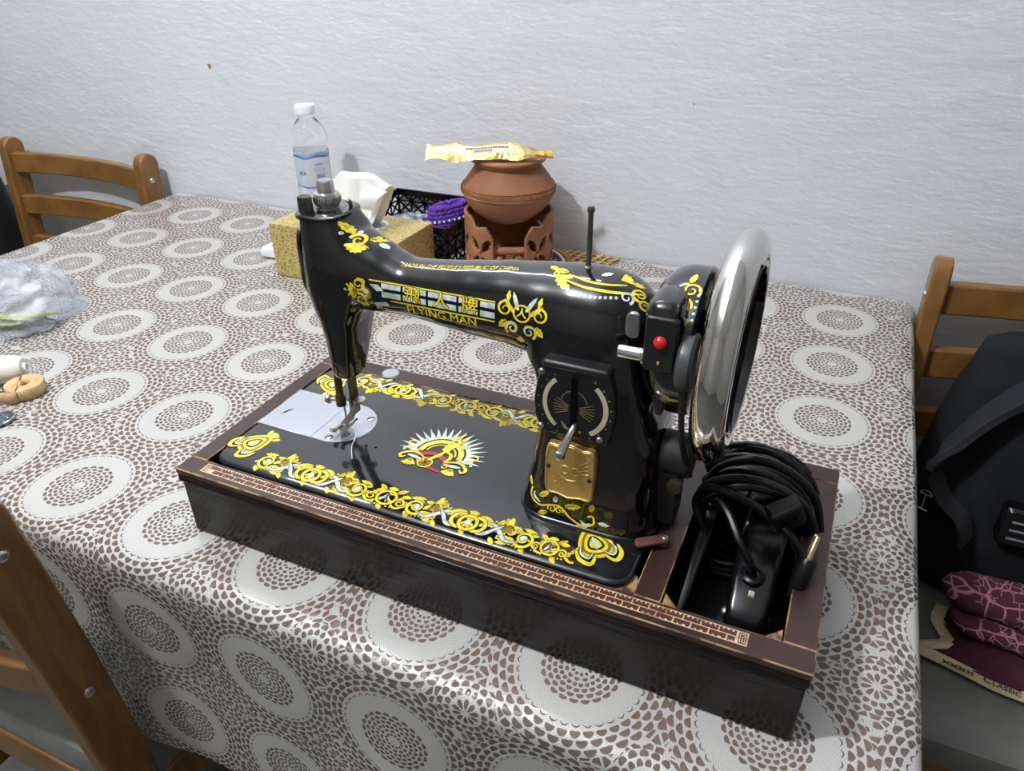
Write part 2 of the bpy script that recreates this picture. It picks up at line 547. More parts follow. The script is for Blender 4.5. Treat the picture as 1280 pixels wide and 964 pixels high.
# ================================================================== chairs
m_seat = mat('seat_vinyl', rgb(112, 112, 106), 0.3, color2=rgb(94, 94, 88), noise_scale=9, bump=0.3, bump_scale=14, bump_dist=0.006)
def make_chair(label, half=0.215):
    """ladder-back chair, backrest along x at y = 0, seat towards +y, standing at z = 0"""
    root = empty('dining_chair', (0, 0, 0))
    tag(root, label, 'chair', 'honey wood ladder-back chairs')
    H, th, dp = 0.838, 0.023, 0.046
    def lean(z):
        return -0.030 * max(0.0, (z - 0.46) / 0.38) ** 1.3 - 0.03 * max(0.0, (0.42 - z) / 0.42)
    for s in (-1, 1):
        zs = [0, .1, .2, .3, .42, .5, .58, .66, .74, H - dp / 2]
        left = [(lean(z) - dp / 2, z) for z in zs]; right = [(lean(z) + dp / 2, z) for z in zs]
        yc = lean(H - dp / 2)
        arc = [(yc + dp / 2 * cos(a), H - dp / 2 + dp / 2 * sin(a)) for a in [pi * k / 8 for k in range(1, 8)]]
        poly = right + arc + left[::-1]
        x0 = s * half; x1 = s * (half - th)
        bb = B(); bb.prism(poly, x0, x1, lambda u, v, h: (h, u, v))
        post = bb.build('back_post', m_wood, root, bevel=.003)
        for z in (.785, .600):
            sc = B()
            sc.lathe([(0.0001, .0002), (.0016, .0004), (.0022, .0020), (.0038, .0024), (.0052, .0012), (.0058, 0.0), (.0058, -.002)], (0, 0, 0), 14, 'X')
            for p in sc.v:
                p.x = s * (half + .0004) + s * p.x; p.y += lean(z); p.z += z
            sc.build('screw', m_steel, post)
        fx = s * (half - .004)
        B().box((min(fx, fx - s * .036), .375, 0), (max(fx, fx - s * .036), .411, .41)).build('front_leg', m_wood, root, bevel=.004)
        B().box((min(fx, fx - s * .02), .02, .36), (max(fx, fx - s * .02), .38, .415)).build('side_rail', m_wood, root, bevel=.003)
        B().box((min(fx, fx - s * .02), .0, .17), (max(fx, fx - s * .02), .38, .20)).build('stretcher', m_wood, root, bevel=.003)
    B().box((-half + .02, .385, .36), (half - .02, .407, .415)).build('front_rail', m_wood, root, bevel=.003)
    B().box((-half + .02, -.012, .36), (half - .02, .010, .415)).build('rear_rail', m_wood, root, bevel=.003)
    for z in (.763, .671, .578):
        bb = B(); rings = []
        for k in range(17):
            f = k / 16; x = -half + th - .001 + f * (2 * half - 2 * th + .002)
            bow = -0.026 * (1 - (2 * f - 1) ** 2)
            c = lean(z + .02) + bow + .004
            rings.append([Vector((x, c - .009, z)), Vector((x, c + .009, z)), Vector((x, c + .009 - .002, z + .043)), Vector((x, c - .009 - .002, z + .043))])
        bb.loft(rings); bb.build('back_rail', m_wood, root, bevel=.003)
    # padded seat
    bb = B(); rings = []
    for (ins, z) in ((.006, .415), (0, .420), (0, .438), (.006, .449), (.03, .456), (.08, .459)):
        rings.append([Vector((x, y + .205, z)) for x, y in rrect(0, 0, half - .004 - ins, .214 - ins, .03, 5)])
    bb.loft(rings); bb.build('seat', m_seat, root)
    return root
ch = make_chair('wooden ladder-back chair at the lower left, in front of the table')
ch.location = (-0.08 - 0.215, -0.087, 0)
c2 = copy_tree(ch); c2.location = (-0.829 - 0.215, 0.718, 0); c2.rotation_euler = (0, 0, pi)
c2['label'] = 'wooden ladder-back chair against the wall at the far left end of the table'
c3 = copy_tree(ch); c3.location = (0.594 + 0.215, 0.712, 0); c3.rotation_euler = (0, 0, pi)
c3['label'] = 'wooden ladder-back chair with a black backpack on its seat, right of the table'

# ================================================================== wooden base box of the machine
BW, BD, BH = 0.513, 0.222, 0.0702
ZB = T + BH                       # bed level
def edge_mat(name, c1, c2, edge_amt, rough):
    return mat(name, c1, rough, coat=0.4, color2=c2, noise_scale=38, lo=.42, hi=.58)
m_frame = mat('brown_leatherette', rgb(58, 35, 30), 0.40, coat=0.15, color2=rgb(45, 27, 24), noise_scale=18, bump=0.05, bump_scale=500, bump_dist=0.0003)
m_worn = mat('worn_edge', rgb(164, 130, 90), 0.6, color2=rgb(66, 40, 32), noise_scale=45, lo=.46, hi=.58)
m_panel = mat('dark_varnish', rgb(28, 19, 17), 0.16, coat=0.0, spec=.24, color2=rgb(20, 15, 15), noise_scale=14, stretch=(1, 6, 9), bump=0.12, bump_scale=9, bump_dist=0.006)
m_inside = mat('box_inside', rgb(26, 20, 18), 0.8)
base = empty('machine_base_box', (BW / 2, BD / 2, T))
tag(base, 'dark brown wooden base box holding the sewing machine, with greek key strip', 'box')
z0 = T + .0012
FT = ZB - .0055
B().box((0.002, 0.002, z0), (BW - .002, .014, FT)).build('front_panel', m_panel, base, bevel=.0015)
B().box((0.002, BD - .014, z0), (BW - .002, BD - .002, FT)).build('back_panel', m_panel, base, bevel=.0015)
B().box((0.002, .014, z0), (.014, BD - .014, FT)).build('side_panel', m_panel, base, bevel=.0015)
B().box((BW - .014, .014, z0), (BW - .002, BD - .014, FT)).build('side_panel', m_panel, base, bevel=.0015)
B().box((.014, .014, z0), (BW - .014, BD - .014, z0 + .005)).build('bottom_board', m_inside, base)
X0B, X1B, Y0B, Y1B = 0.0175, 0.3925, 0.0195, 0.2015      # machine opening
CX0, CX1, CY0, CY1 = 0.4135, 0.4925, 0.0215, 0.2015      # cord compartment
fm = [m_frame, m_worn]
B().box((0, 0, FT), (BW, Y0B, ZB)).build('front_rail', fm, base, bevel=.0009, bmat=1)
B().box((0, Y1B, FT), (BW, BD, ZB)).build('back_rail', fm, base, bevel=.0009, bmat=1)
B().box((0, Y0B, FT), (X0B - .001, Y1B, ZB)).build('side_rail', fm, base, bevel=.0008, bmat=1)
B().box((CX1, Y0B, FT), (BW, Y1B, ZB)).build('side_rail', fm, base, bevel=.0008, bmat=1)
B().box((X1B + .002, Y0B, FT), (CX0, Y1B, ZB)).build('divider_rail', fm, base, bevel=.0008, bmat=1)
B().box((X1B + .004, .014, z0 + .005), (CX0 - .002, BD - .014, FT)).build('divider_board', m_inside, base)
B().box((0.0010, -.0004, FT - .0080), (BW - .0010, .006, FT - .0004)).build('front_moulding', m_panel, base, bevel=.0012)
# corner filler chips in the compartment
for (x, y) in ((CX0 + .001, CY0), (CX1 - .011, CY0)):
    B().prism([(x, y), (x + .010, y), (x + (.0 if x < .45 else .010), y + .010)], ZB - .016, ZB - .0025).build('corner_block', m_worn, base, smooth=False)
B().prism(sell(.383, .031, .011, .012, 3, 16), ZB - .011, ZB - .004).build('corner_block', m_worn, base, smooth=False)
# leather covered latch over the bed edge
lt = B()
lt.prism([(u, v) for u, v in rrect(0, 0, .0125, .0042, .0035, 4)], ZB + .0045, ZB + .0075,
         lambda u, v, h: (.3935 + u * cos(.62) - v * sin(.62), .0685 + u * sin(.62) + v * cos(.62), h))
lt.prism(sell(.4015, .0745, .004, .004, 2, 16), ZB + .0005, ZB + .0048)
latch = lt.build('latch', mat('latch_leather', rgb(98, 56, 50), 0.55, color2=rgb(80, 44, 40), noise_scale=90), base, bevel=.0008)
B().lathe([(.0001, .0012), (.0014, .0012), (.0024, .0006), (.0026, 0)], (.4018, .0747, ZB + .0075), 16).build('rivet', m_steel, latch)
B().lathe([(.0001, .0012), (.0084, .0010), (.0092, 0)], (.0815, .2105, ZB), 24).build('oval_plate', m_satin, base)

# ================================================================== decal drawing kit
class Decal:
    def __init__(self):
        self.items = []           # (verts2d, faces, mat, layer)
    def raw(self, v, f, m, layer=0):
        self.items.append(([tuple(p) for p in v], f, m, layer))
    def ribbon(self, pts, w, m=0, layer=0, outline=False):
        n = len(pts); ws = w if isinstance(w, (list, tuple)) else [w] * n
        if outline:
            self.ribbon(pts, [q + .0011 for q in ws], 3, layer)
            layer += 1
        L = []; Rr = []
        for i in range(n):
            a = pts[max(i - 1, 0)]; c = pts[min(i + 1, n - 1)]
            dx, dy = c[0] - a[0], c[1] - a[1]; d = math.hypot(dx, dy) or 1
            nx, ny = -dy / d, dx / d
            L.append((pts[i][0] + nx * ws[i] / 2, pts[i][1] + ny * ws[i] / 2))
            Rr.append((pts[i][0] - nx * ws[i] / 2, pts[i][1] - ny * ws[i] / 2))
        self.raw(L + Rr, [(i, i + 1, n + i + 1, n + i) for i in range(n - 1)], m, layer)
    def poly(self, pts, m=0, layer=0):
        cx = sum(p[0] for p in pts) / len(pts); cy = sum(p[1] for p in pts) / len(pts)
        n = len(pts)
        self.raw(list(pts) + [(cx, cy)], [(i, (i + 1) % n, n) for i in range(n)], m, layer)
    def disc(self, x, y, r, m=0, layer=0, n=12, ry=None):
        self.poly([(x + r * cos(2 * pi * k / n), y + (ry or r) * sin(2 * pi * k / n)) for k in range(n)], m, layer)
    def ring(self, x, y, r, w, m=0, layer=0, a0=0, a1=2 * pi, n=28, outline=False):
        self.ribbon([(x + r * cos(a0 + (a1 - a0) * k / n), y + r * sin(a0 + (a1 - a0) * k / n)) for k in range(n + 1)], w, m, layer, outline)
    def spiral(self, x, y, r0, r1, a0, turns, w0, w1, m=0, layer=0, n=30, outline=False):
        pts = []; ws = []
        for k in range(n + 1):
            f = k / n; a = a0 + turns * 2 * pi * f; r = r0 + (r1 - r0) * f
            pts.append((x + r * cos(a), y + r * sin(a))); ws.append(w0 + (w1 - w0) * f)
        self.ribbon(pts, ws, m, layer, outline)
    def leaf(self, x, y, ang, ln, wd, m=0, layer=0, lobes=4, vein=None):
        up = []; dn = []
        K = lobes * 4
        for k in range(K + 1):
            f = k / K
            w = wd * sin(pi * min(1, f * .92 + .08)) ** .8 * (1 - .28 * abs(sin(pi * f * lobes)))
            up.append((f * ln, w / 2)); dn.append((f * ln, -w / 2))
        pts = up + dn[::-1]
        c, s = cos(ang), sin(ang)
        self.poly([(x + a * c - b * s, y + a * s + b * c) for a, b in pts], m, layer)
        if vein is not None:
            self.ribbon([(x + f * ln * c, y + f * ln * s) for f in (.05, .35, .75)], [wd * .22, wd * .14, .0002], vein, layer + 1)
    def fan(self, x, y, ang, ln, spread, m=0, layer=0, lobes=5):
        pts = [(x, y)]
        for k in range(lobes * 4 + 1):
            f = k / (lobes * 4); a = ang - spread / 2 + spread * f
            r = ln * (.86 + .14 * abs(sin(pi * f * lobes)))
            pts.append((x + r * cos(a), y + r * sin(a)))
        self.poly(pts, m, layer)
    def curve(self, ctrl, w, m=0, layer=0, n=8, outline=False):
        pts = [(p.x, p.y) for p in spline([(a, b, 0) for a, b in ctrl], n)]
        if isinstance(w, (list, tuple)):
            ws = [w[0] + (w[1] - w[0]) * sin(pi * i / (len(pts) - 1)) for i in range(len(pts))]
        else:
            ws = w
        self.ribbon(pts, ws, m, layer, outline)
    def rect(self, x0, y0, x1, y1, m=0, layer=0, nx=1, ny=1, skew=0.0):
        v = [(x0 + (x1 - x0) * i / nx + skew * (j / ny), y0 + (y1 - y0) * j / ny) for j in range(ny + 1) for i in range(nx + 1)]
        f = [(j * (nx + 1) + i, j * (nx + 1) + i + 1, (j + 1) * (nx + 1) + i + 1, (j + 1) * (nx + 1) + i) for j in range(ny) for i in range(nx)]
        self.raw(v, f, m, layer)
    def text(self, s, x, y, size, m=0, layer=0, sx=1.0, bold=0.0, center=True, shear=0.0):
        cu = bpy.data.curves.new('lettering', 'FONT')
        cu.body = s; cu.size = size; cu.resolution_u = 3
        cu.align_x = 'CENTER' if center else 'LEFT'; cu.align_y = 'CENTER'
        cu.shear = shear
        o = bpy.data.objects.new('lettering', cu); COL.objects.link(o)
        dg = bpy.context.evaluated_depsgraph_get(); dg.update()
        me = bpy.data.meshes.new_from_object(o.evaluated_get(dg))
        v0 = [(p.co.x * sx, p.co.y) for p in me.vertices]
        f = [tuple(q.vertices) for q in me.polygons]
        bpy.data.objects.remove(o); bpy.data.curves.remove(cu); bpy.data.meshes.remove(me)
        # a bolder face: the same letters printed again with small shifts
        sh = [(0, 0)] if bold <= 0 else [(0, 0), (bold, 0), (-bold, 0), (0, bold), (0, -bold), (bold, bold), (-bold, -bold)]
        for ox, oy in sh:
            if v0: self.raw([(x + a + ox, y + b + oy) for a, b in v0], f, m, layer)
    def merge(self, other, fx=1.0, fy=1.0, dx=0.0, dy=0.0, rot=0.0, layer=0):
        c, s = cos(rot), sin(rot)
        for v, f, m, l in other.items:
            w = [(dx + (a * fx) * c - (b * fy) * s, dy + (a * fx) * s + (b * fy) * c) for a, b in v]
            self.items.append((w, f, m, l + layer))
    def build(self, name, fn, parent, mats=None, base=0.00012, step=0.00006):
        V = []; F = []; MI = []
        for v, f, m, l in self.items:
            n = len(V)
            pts = [fn(a, b, base + l * step) for a, b in v]
            V += pts
            for q in f:
                F.append(tuple(i + n for i in q)); MI.append(m)
        me = bpy.data.meshes.new(name)
        me.from_pydata([tuple(p) for p in V], [], F); me.update()
        for p, i in zip(me.polygons, MI): p.material_index = i
        return link_mesh(name, me, mats or DM, parent, smooth=False)

# greek key strip printed on the front rail
m_cream = mat('cream_print', rgb(214, 184, 148), 0.45, color2=rgb(150, 112, 82), noise_scale=60, lo=.5, hi=.68)
m_keybrown = mat('key_brown', rgb(72, 38, 30), 0.42)
def greek_key():
    d = Decal()
    xa, xb, ya, yb = .0285, .4655, .0055, .0165
    d.rect(.0222, ya, .4722, yb, 0, 0)
    nb = 38; pw = (xb - xa) / nb; g = .00085; h = (yb - ya - 3 * g * .9) / 2
    for i in range(nb):
        x = xa + i * pw
        # upper row: battlement block
        y = ya + 2 * g * .9 + h; w = pw - g; t = w / 7
        d.raw([(x, y), (x + w, y), (x + w, y + h * .68), (x, y + h * .68)], [(0, 1, 2, 3)], 1, 1)
        for k in (0, 2, 4, 6):
            d.raw([(x + k * t, y + h * .68), (x + (k + 1.15) * t, y + h * .68), (x + (k + 1.15) * t, y + h), (x + k * t, y + h)], [(0, 1, 2, 3)], 1, 1)
        # lower row, shifted half a step
        x += pw * .5; y = ya + g * .9; w = pw - g
        if i == nb - 1: w = pw * .4
        d.raw([(x, y + h * .28), (x + w, y + h * .28), (x + w, y + h), (x, y + h)], [(0, 1, 2, 3)], 1, 1)
        for k in (0, 2.2, 5):
            d.raw([(x + k * w / 7, y), (x + (k + 1.6) * w / 7, y), (x + (k + 1.6) * w / 7, y + h * .28), (x + k * w / 7, y + h * .28)], [(0, 1, 2, 3)], 1, 1)
    for x in (.0232, .4664):
        w = .0048; hh = yb - ya - .002
        d.rect(x, ya + .001, x + w, yb - .001, 1, 1)
        q = .0008
        path = [(x + .0009, ya + .0022), (x + .0009, yb - .0022), (x + w - .0009, yb - .0022), (x + w - .0009, ya + .0022), (x + .0024, ya + .0022), (x + .0024, yb - .0042), (x + .0032, yb - .0042)]
        for a, c in zip(path, path[1:]):
            d.rect(min(a[0], c[0]) - q / 2, min(a[1], c[1]) - q / 2, max(a[0], c[0]) + q / 2, max(a[1], c[1]) + q / 2, 0, 2)
    return d.build('greek_key_strip', lambda u, v, o: (u, v, ZB + o), base, [m_cream, m_keybrown])
greek_key()

# ================================================================== the sewing machine
sm = empty('sewing_machine', (0.21, 0.11, ZB))
tag(sm, 'black enamelled vintage sewing machine with gold ornament and chrome handwheel', 'sewing machine')
YC = 0.112
BT = ZB + .0015                     # top of the bed plate
# bed plate
bb = B(); rings = []
for (ins, z) in ((.004, ZB - .020), (.001, ZB - .014), (0, ZB - .004), (0, BT - .0025), (.0008, BT - .0008), (.0026, BT)):
    rings.append([Vector((x, y, z)) for x, y in rrect((X0B + X1B) / 2 - .0005, (Y0B + Y1B) / 2, (X1B - X0B) / 2 - .002 - ins, (Y1B - Y0B) / 2 - .002 - ins, .020 if False else .016, 6)])
bb.loft(rings)
bb.build('bed', m_blackbed, sm, sharp=60)

# cast body: arm, head and pillar blended into one skin
def ring_x(x, zc, a, b, e=2.3, yc=YC):
    return [Vector((x, yc + u, ZB + zc + v)) for u, v in sell(0, 0, b, a, e, 40)]
def ring_z(z, x0, x1, y0, y1, e=2.8):
    return [Vector(((x0 + x1) / 2 + u, (y0 + y1) / 2 + v, ZB + z)) for u, v in sell(0, 0, (x1 - x0) / 2, (y1 - y0) / 2, e, 40)]
ARM = [(.100, .168, .026, .024), (.120, .165, .032, .027), (.140, .160, .0325, .027), (.155, .1565, .0285, .025), (.168, .1535, .0248, .0235), (.180, .152, .0222, .0225), (.200, .152, .0238, .0235),
       (.2136, .152, .0255, .0245), (.24, .1530, .0285, .0268), (.265, .1545, .0305, .029), (.295, .1535, .0345, .033), (.320, .152, .0385, .0365),
       (.338, .151, .0392, .0370), (.350, .1505, .0372, .035), (.360, .150, .0325, .031), (.366, .150, .0275, .026), (.371, .150, .020, .019), (.374, .150, .010, .010)]
body = B()
rings = []
xs = [.100 + (.374 - .100) * k / 60 for k in range(61)]
for x in xs:
    zc, a, b = lerp_table(ARM, x)
    rings.append(ring_x(x, zc, a, b, 2.2))
body.loft(rings)
HEAD = [(.066, .1075, .1270, .0885, .1150), (.072, .1060, .1275, .0865, .1180), (.085, .1052, .1290, .0850, .1240), (.100, .1045, .1305, .0842, .1300), (.116, .1018, .1320, .0835, .1360), (.130, .0955, .1370, .0830, .1395),
        (.145, .0905, .1440, .0830, .1410), (.164, .0900, .1470, .0835, .1410), (.180, .0905, .1440, .0850, .1395), (.192, .0905, .1370, .0875, .1370), (.200, .0905, .1310, .0895, .1350), (.206, .0908, .1270, .0910, .1335)]
rings = []
for k in range(50):
    z = .066 + (.205 - .066) * k / 49
    x0, x1, y0, y1 = lerp_table(HEAD, z)
    rings.append(ring_z(z, x0, x1, y0, y1, 3.2))
body.loft(rings)
PIL = [(0.000, .2835, .3925, .0640, .1600), (.006, .2845, .3920, .0645, .1595), (.020, .2875, .3905, .0670, .1570), (.040, .2915, .3890, .0690, .1550), (.070, .2955, .3870, .0715, .1530), (.100, .2965, .3800, .0730, .1515),
       (.118, .2915, .3760, .0735, .1510), (.130, .2850, .3730, .0745, .1500), (.150, .2850, .3700, .0770, .1480)]
rings = []
for k in range(50):
    z = .0 + .150 * k / 49
    rings.append(ring_z(z, *lerp_table(PIL, z), 4.5))
body.loft(rings)
tmp_me = bpy.data.meshes.new('tmp'); tmp_me.from_pydata([tuple(v) for v in body.v], [], body.f); tmp_me.update()
bmx = bmesh.new(); bmx.from_mesh(tmp_me); bmesh.ops.recalc_face_normals(bmx, faces=bmx.faces); bmx.to_mesh(tmp_me); bmx.free()
tmp = bpy.data.objects.new('tmp', tmp_me); COL.objects.link(tmp)
md = tmp.modifiers.new('r', 'REMESH'); md.mode = 'VOXEL'; md.voxel_size = 0.00165; md.use_smooth_shade = True
md = tmp.modifiers.new('s', 'SMOOTH'); md.factor = 0.5; md.iterations = 14
dg = bpy.context.evaluated_depsgraph_get(); dg.update()
body_me = bpy.data.meshes.new_from_object(tmp.evaluated_get(dg))
bpy.data.objects.remove(tmp); bpy.data.meshes.remove(tmp_me)
body_me.name = 'cast_body'
body_me.materials.clear()
link_mesh('cast_body', body_me, m_black, sm)
BV = BVHTree.FromPolygons([v.co.copy() for v in body_me.vertices], [tuple(p.vertices) for p in body_me.polygons])
def project(direction):
    d = Vector(direction).normalized()
    def fn(p, off):
        p = Vector(p)
        h = BV.ray_cast(p - d * 0.25, d)
        if h[0] is None:
            h = BV.find_nearest(p)
        return h[0] + h[1] * off if h[1].dot(d) < 0 else h[0] - h[1] * off
    return fn

# flange around the pillar foot
fl = B()
fl.loft([[Vector((x, y, z)) for x, y in rrect(.338, .112, .0560 - i, .0495 - i, .030, 8)] for i, z in ((0, BT - .001), (0, BT + .0008), (.0012, BT + .0024), (.0035, BT + .0032))])
fl.build('pillar_flange', m_black, sm, sharp=60)

# slide plate and needle plate
PZ = BT + .0006
def plate_poly():
    pts = [(.0165, .0815), (.0165, .1450), (.0895, .1450)]
    for k in range(1, 24):
        a = pi / 2 - pi * k / 24
        pts.append((.0895 + .0335 * cos(a), .11325 + .03175 * sin(a)))
    pts.append((.0895, .0815))
    return pts
sp = B(); sp.prism([(.0190, .0815), (.0190, .1450), (.0788, .1450), (.0788, .0815)], BT - .001, PZ)
slide = sp.build('slide_plate', m_satin, sm, bevel=.0003, bseg=1)
npts = [(.0790, .1450), (.0895, .1450)] + [(.0895 + .0335 * cos(pi / 2 - pi * k / 24), .11325 + .03175 * sin(pi / 2 - pi * k / 24)) for k in range(1, 24)] + [(.0895, .0815), (.0790, .0815)]
npb = B(); npb.prism(npts, BT - .001, PZ)
nplate = npb.build('needle_plate', m_satin, sm, bevel=.0003, bseg=1)
m_hole = mat('slot_black', (0.002, 0.002, 0.002, 1), 0.8, spec=.05)
sl = Decal()
sl.raw([(.0290, .1010), (.0325, .1045), (.0362, .1140), (.0327, .1105)], [(0, 1, 2, 3)], 0, 0)
sl.build('finger_slot', lambda u, v, o: (u, v, PZ + o), slide, [m_hole])
sl = Decal()
for (x, w, y0_, y1_) in ((.0945, .0022, .0960, .1015), (.0945, .0022, .1165, .1230), (.1005, .0022, .1180, .1235), (.1005, .0016, .0985, .1010)):
    sl.rect(x - w / 2, y0_, x + w / 2, y1_, 0, 0)
sl.rect(.0968, .0965, .0982, .1225, 0, 0)
sl.disc(.1090, .0985, .0011, 0, 0)
sl.build('feed_slot', lambda u, v, o: (u, v, PZ + o), nplate, [m_hole])
for k in range(2):
    x = .0955 + k * .0042
    B().box((x - .0007, .0975, PZ), (x + .0007, .1215, PZ + .0007)).build('feed_dog', m_steel, nplate)
for (x, y) in ((.0945, .0880), (.1125, .1280)):
    s_ = B().lathe([(.0001, .0009), (.0030, .0008), (.0038, .0003), (.0040, 0)], (x, y, PZ), 18).build('screw', m_steel, nplate)
    B().box((x - .0034, y - .0005, PZ + .00075), (x + .0034, y + .0005, PZ + .00105), Matrix.Rotation(.8, 3, 'Z')).build('screw_slot', m_hole, s_)
hd = Decal()
for (x, y) in ((.132, .091), (.141, .092)):
    hd.disc(x, y, .0013, 0, 0)
hd.build('oil_hole', lambda u, v, o: (u, v, BT + o), sm, [m_hole])

# bars under the head
NBX, NBY, PBX, PBY = .1030, .1010, .1095, .1115
nb = B(); nb.tube([(NBX, NBY, ZB + .075), (NBX, NBY, ZB + .034)], .0034, 14)
needle_bar = nb.build('needle_bar', m_dullsteel, sm)
B().lathe([(.0001, .0), (.0046, .0), (.0046, .010), (.0001, .010)], (NBX, NBY, ZB + .031), 14).build('needle_clamp', m_dullsteel, needle_bar)
B().tube([(NBX - .004, NBY - .001, ZB + .036), (NBX - .010, NBY - .003, ZB + .036)], .0018, 10).build('clamp_screw', m_steel, needle_bar)
B().lathe([(.0001, -.0015), (.0042, -.0015), (.0042, .0015), (.0001, .0015)], (NBX - .0105, NBY - .003, ZB + .036), 14, 'X').build('clamp_thumbscrew', m_steel, needle_bar)
B().tube([(NBX, NBY + .003, ZB + .032), (NBX, NBY + .004, ZB + .012), (NBX, NBY + .004, ZB + .003)], [.0009, .0008, .0003], 8).build('needle', m_steel, needle_bar)
pb = B(); pb.tube([(PBX, PBY, ZB + .085), (PBX, PBY, ZB + .028)], .0042, 14)
presser = pb.build('presser_bar', m_dullsteel, sm)
B().tube([(PBX + .003, PBY - .002, ZB + .034), (PBX + .011, PBY - .005, ZB + .034)], .0015, 10).build('foot_screw', m_steel, presser)
B().lathe([(.0001, -.001), (.0052, -.001), (.0052, .001), (.0001, .001)], (PBX + .009, PBY - .004, ZB + .036), 16).build('foot_thumbscrew', m_steel, presser)
pf = B()
pf.box((PBX - .0032, PBY - .004, ZB + .020), (PBX + .0032, PBY + .003, ZB + .034))
pf.tube(spline([(PBX, PBY - .002, ZB + .024), (PBX - .002, PBY - .005, ZB + .017), (PBX - .006, PBY - .007, ZB + .012), (PBX - .008, PBY - .009, ZB + .0085)], 5), [.0030] * 16, 10)
for s in (-1, 1):
    pf.tube(spline([(PBX - .008 + s * .0035, PBY - .000, ZB + .0075), (PBX - .008 + s * .0035, PBY - .010, ZB + .0068), (PBX - .008 + s * .0038, PBY - .019, ZB + .0075), (PBX - .008 + s * .004, PBY - .023, ZB + .0105)], 5), .0020, 8)
pf.build('presser_foot', m_steel, sm)
B().tube(spline([(NBX, NBY + .004, ZB + .0075), (NBX + .008, NBY + .003, ZB + .0052), (NBX + .016, NBY - .007, ZB + .0050), (NBX + .021, NBY - .020, ZB + .0048), (NBX + .031, NBY - .034, ZB + .0045)], 8), .00042, 6).build('thread', mat('white_thread', rgb(220, 222, 226), 0.7), sm)
# loose thread tangle lying on the needle plate
tg = B()
rr = random.Random(3)
pth = []
for k in range(26):
    a = k * 1.9
    pth.append((NBX + .006 + .007 * cos(a) * rr.uniform(.4, 1), NBY - .006 + .008 * sin(a) * rr.uniform(.4, 1), PZ + .0008 + .0016 * rr.random()))
tg.tube(spline(pth, 4), .00022, 5)
tg.build('thread_tangle', mat('grey_thread', rgb(150, 152, 156), 0.7), sm)

# head top: cap plate with the two studs
cp = B()
cp.loft([[Vector((x, y, z)) for x, y in sell(.1090, .1115, .0205 - i, .0245 - i, 3.0, 36)] for i, z in ((.003, ZB + .2005), (0, ZB + .2022), (0, ZB + .2045), (.0015, ZB + .2056))])
cp.build('head_cap_plate', m_black, sm)
st1 = B(); st1.lathe([(.0056, .0), (.0056, .0105), (.0050, .0115), (.0001, .0115)], (.0975, .1000, ZB + .2050), 20)
st1.build('needle_bar_bushing', m_dullsteel, sm)
nut = B(); nut.lathe([(.0090, -.002), (.0090, .002), (.0072, .0022), (.0072, .0026), (.0095, .0032), (.0100, .0045), (.0100, .0105), (.0092, .0122), (.0068, .0128), (.0064, .0205), (.0054, .0220), (.0001, .0223)], (.1085, .1130, ZB + .2050), 24)
nut.cur = 0
pn = nut.build('presser_nut', mat('soft_chrome', rgb(205, 204, 202), 0.22, 0.9), sm)
kn = B()
for k in range(24):
    a = 2 * pi * k / 24
    kn.box((.1085 + .0101 * cos(a) - .0005, .1130 + .0101 * sin(a) - .0005, ZB + .2105), (.1085 + .0101 * cos(a) + .0005, .1130 + .0101 * sin(a) + .0005, ZB + .2145))
kn.build('knurling', m_chrome, pn)
B().tube(spline([(.1235, .118, ZB + .199), (.1260, .118, ZB + .206), (.1262, .1175, ZB + .2105), (.1240, .117, ZB + .2115)], 6), .0016, 8).build('thread_guide', m_dullsteel, sm)
# face plate on the left end
fpp = B()
fpp.loft([[Vector((x, .1115 + u, ZB + .166 + v)) for u, v in sell(0, 0, .0215 - i, .031 - i, 4, 36)] for i, x in ((0, .0945), (0, .0915), (.003, .0905))])
fpp.build('face_plate', m_dullsteel, sm)

# spool pin
B().lathe([(.0032, .0), (.0032, .002), (.0019, .003), (.0019, .0395), (.0026, .0405), (.0027, .0425), (.0018, .0440), (.0001, .0442)], (.3215, .1120, ZB + .1885), 12).build('spool_pin', mat('pin_steel', rgb(120, 118, 114), 0.3, 0.9), sm)

# stitch length plate
DY = .0735
dpoly = [(.3065, .0800), (.3560, .0800), (.3590, .0920), (.3600, .1060), (.3585, .1220), (.3545, .1345), (.3075, .1345), (.3030, .1220), (.3005, .1060), (.3015, .0920)]
dp = B(); dp.prism(dpoly, DY - .0060, DY + .004, lambda u, v, h: (u, h, ZB + v))
dplate = dp.build('stitch_plate', m_black, sm, bevel=.0012)
B().prism([(.3055, .1340), (.3560, .1340), (.3535, .1395), (.3080, .1395)], DY - .0085, DY + .006, lambda u, v, h: (u, h, ZB + v)).build('plate_hood', m_blackmatte, dplate, bevel=.002)
d = Decal()
m_enamel = mat('cream_enamel', rgb(186, 178, 150), 0.4)
def arc2(x, y, rx, ry, a0, a1, w, m, layer):
    d.ribbon([(x + rx * cos(a0 + (a1 - a0) * k / 16), y + ry * sin(a0 + (a1 - a0) * k / 16)) for k in range(17)], w, m, layer)
arc2(.3305, .1065, .0215, .0235, 2.25, 4.05, .0032, 0, 0)
arc2(.3305, .1065, .0230, .0235, -1.00, .85, .0036, 0, 0)
for k in range(12):
    a = -.55 + k * .1 * 2
    if k >= 6: a = pi - .55 + (k - 6) * .2
    d.ribbon([(.3305 + .0045 * cos(a), .1040 + .0045 * sin(a)), (.3305 + .0150 * cos(a), .1040 + .0135 * sin(a))], .0005, 2, 0)
arc2(.3305, .1065, .0100, .0120, .3, 2.8, .0006, 2, 0)
for k in range(8):
    a = -1.1 + k * .3
    d.disc(.3305 + .0268 * cos(a), .1065 + .0262 * sin(a), .0008, 2, 0, 6)
    d.disc(.3305 - .0262 * cos(a), .1065 + .0262 * sin(a), .0006, 2, 0, 6)
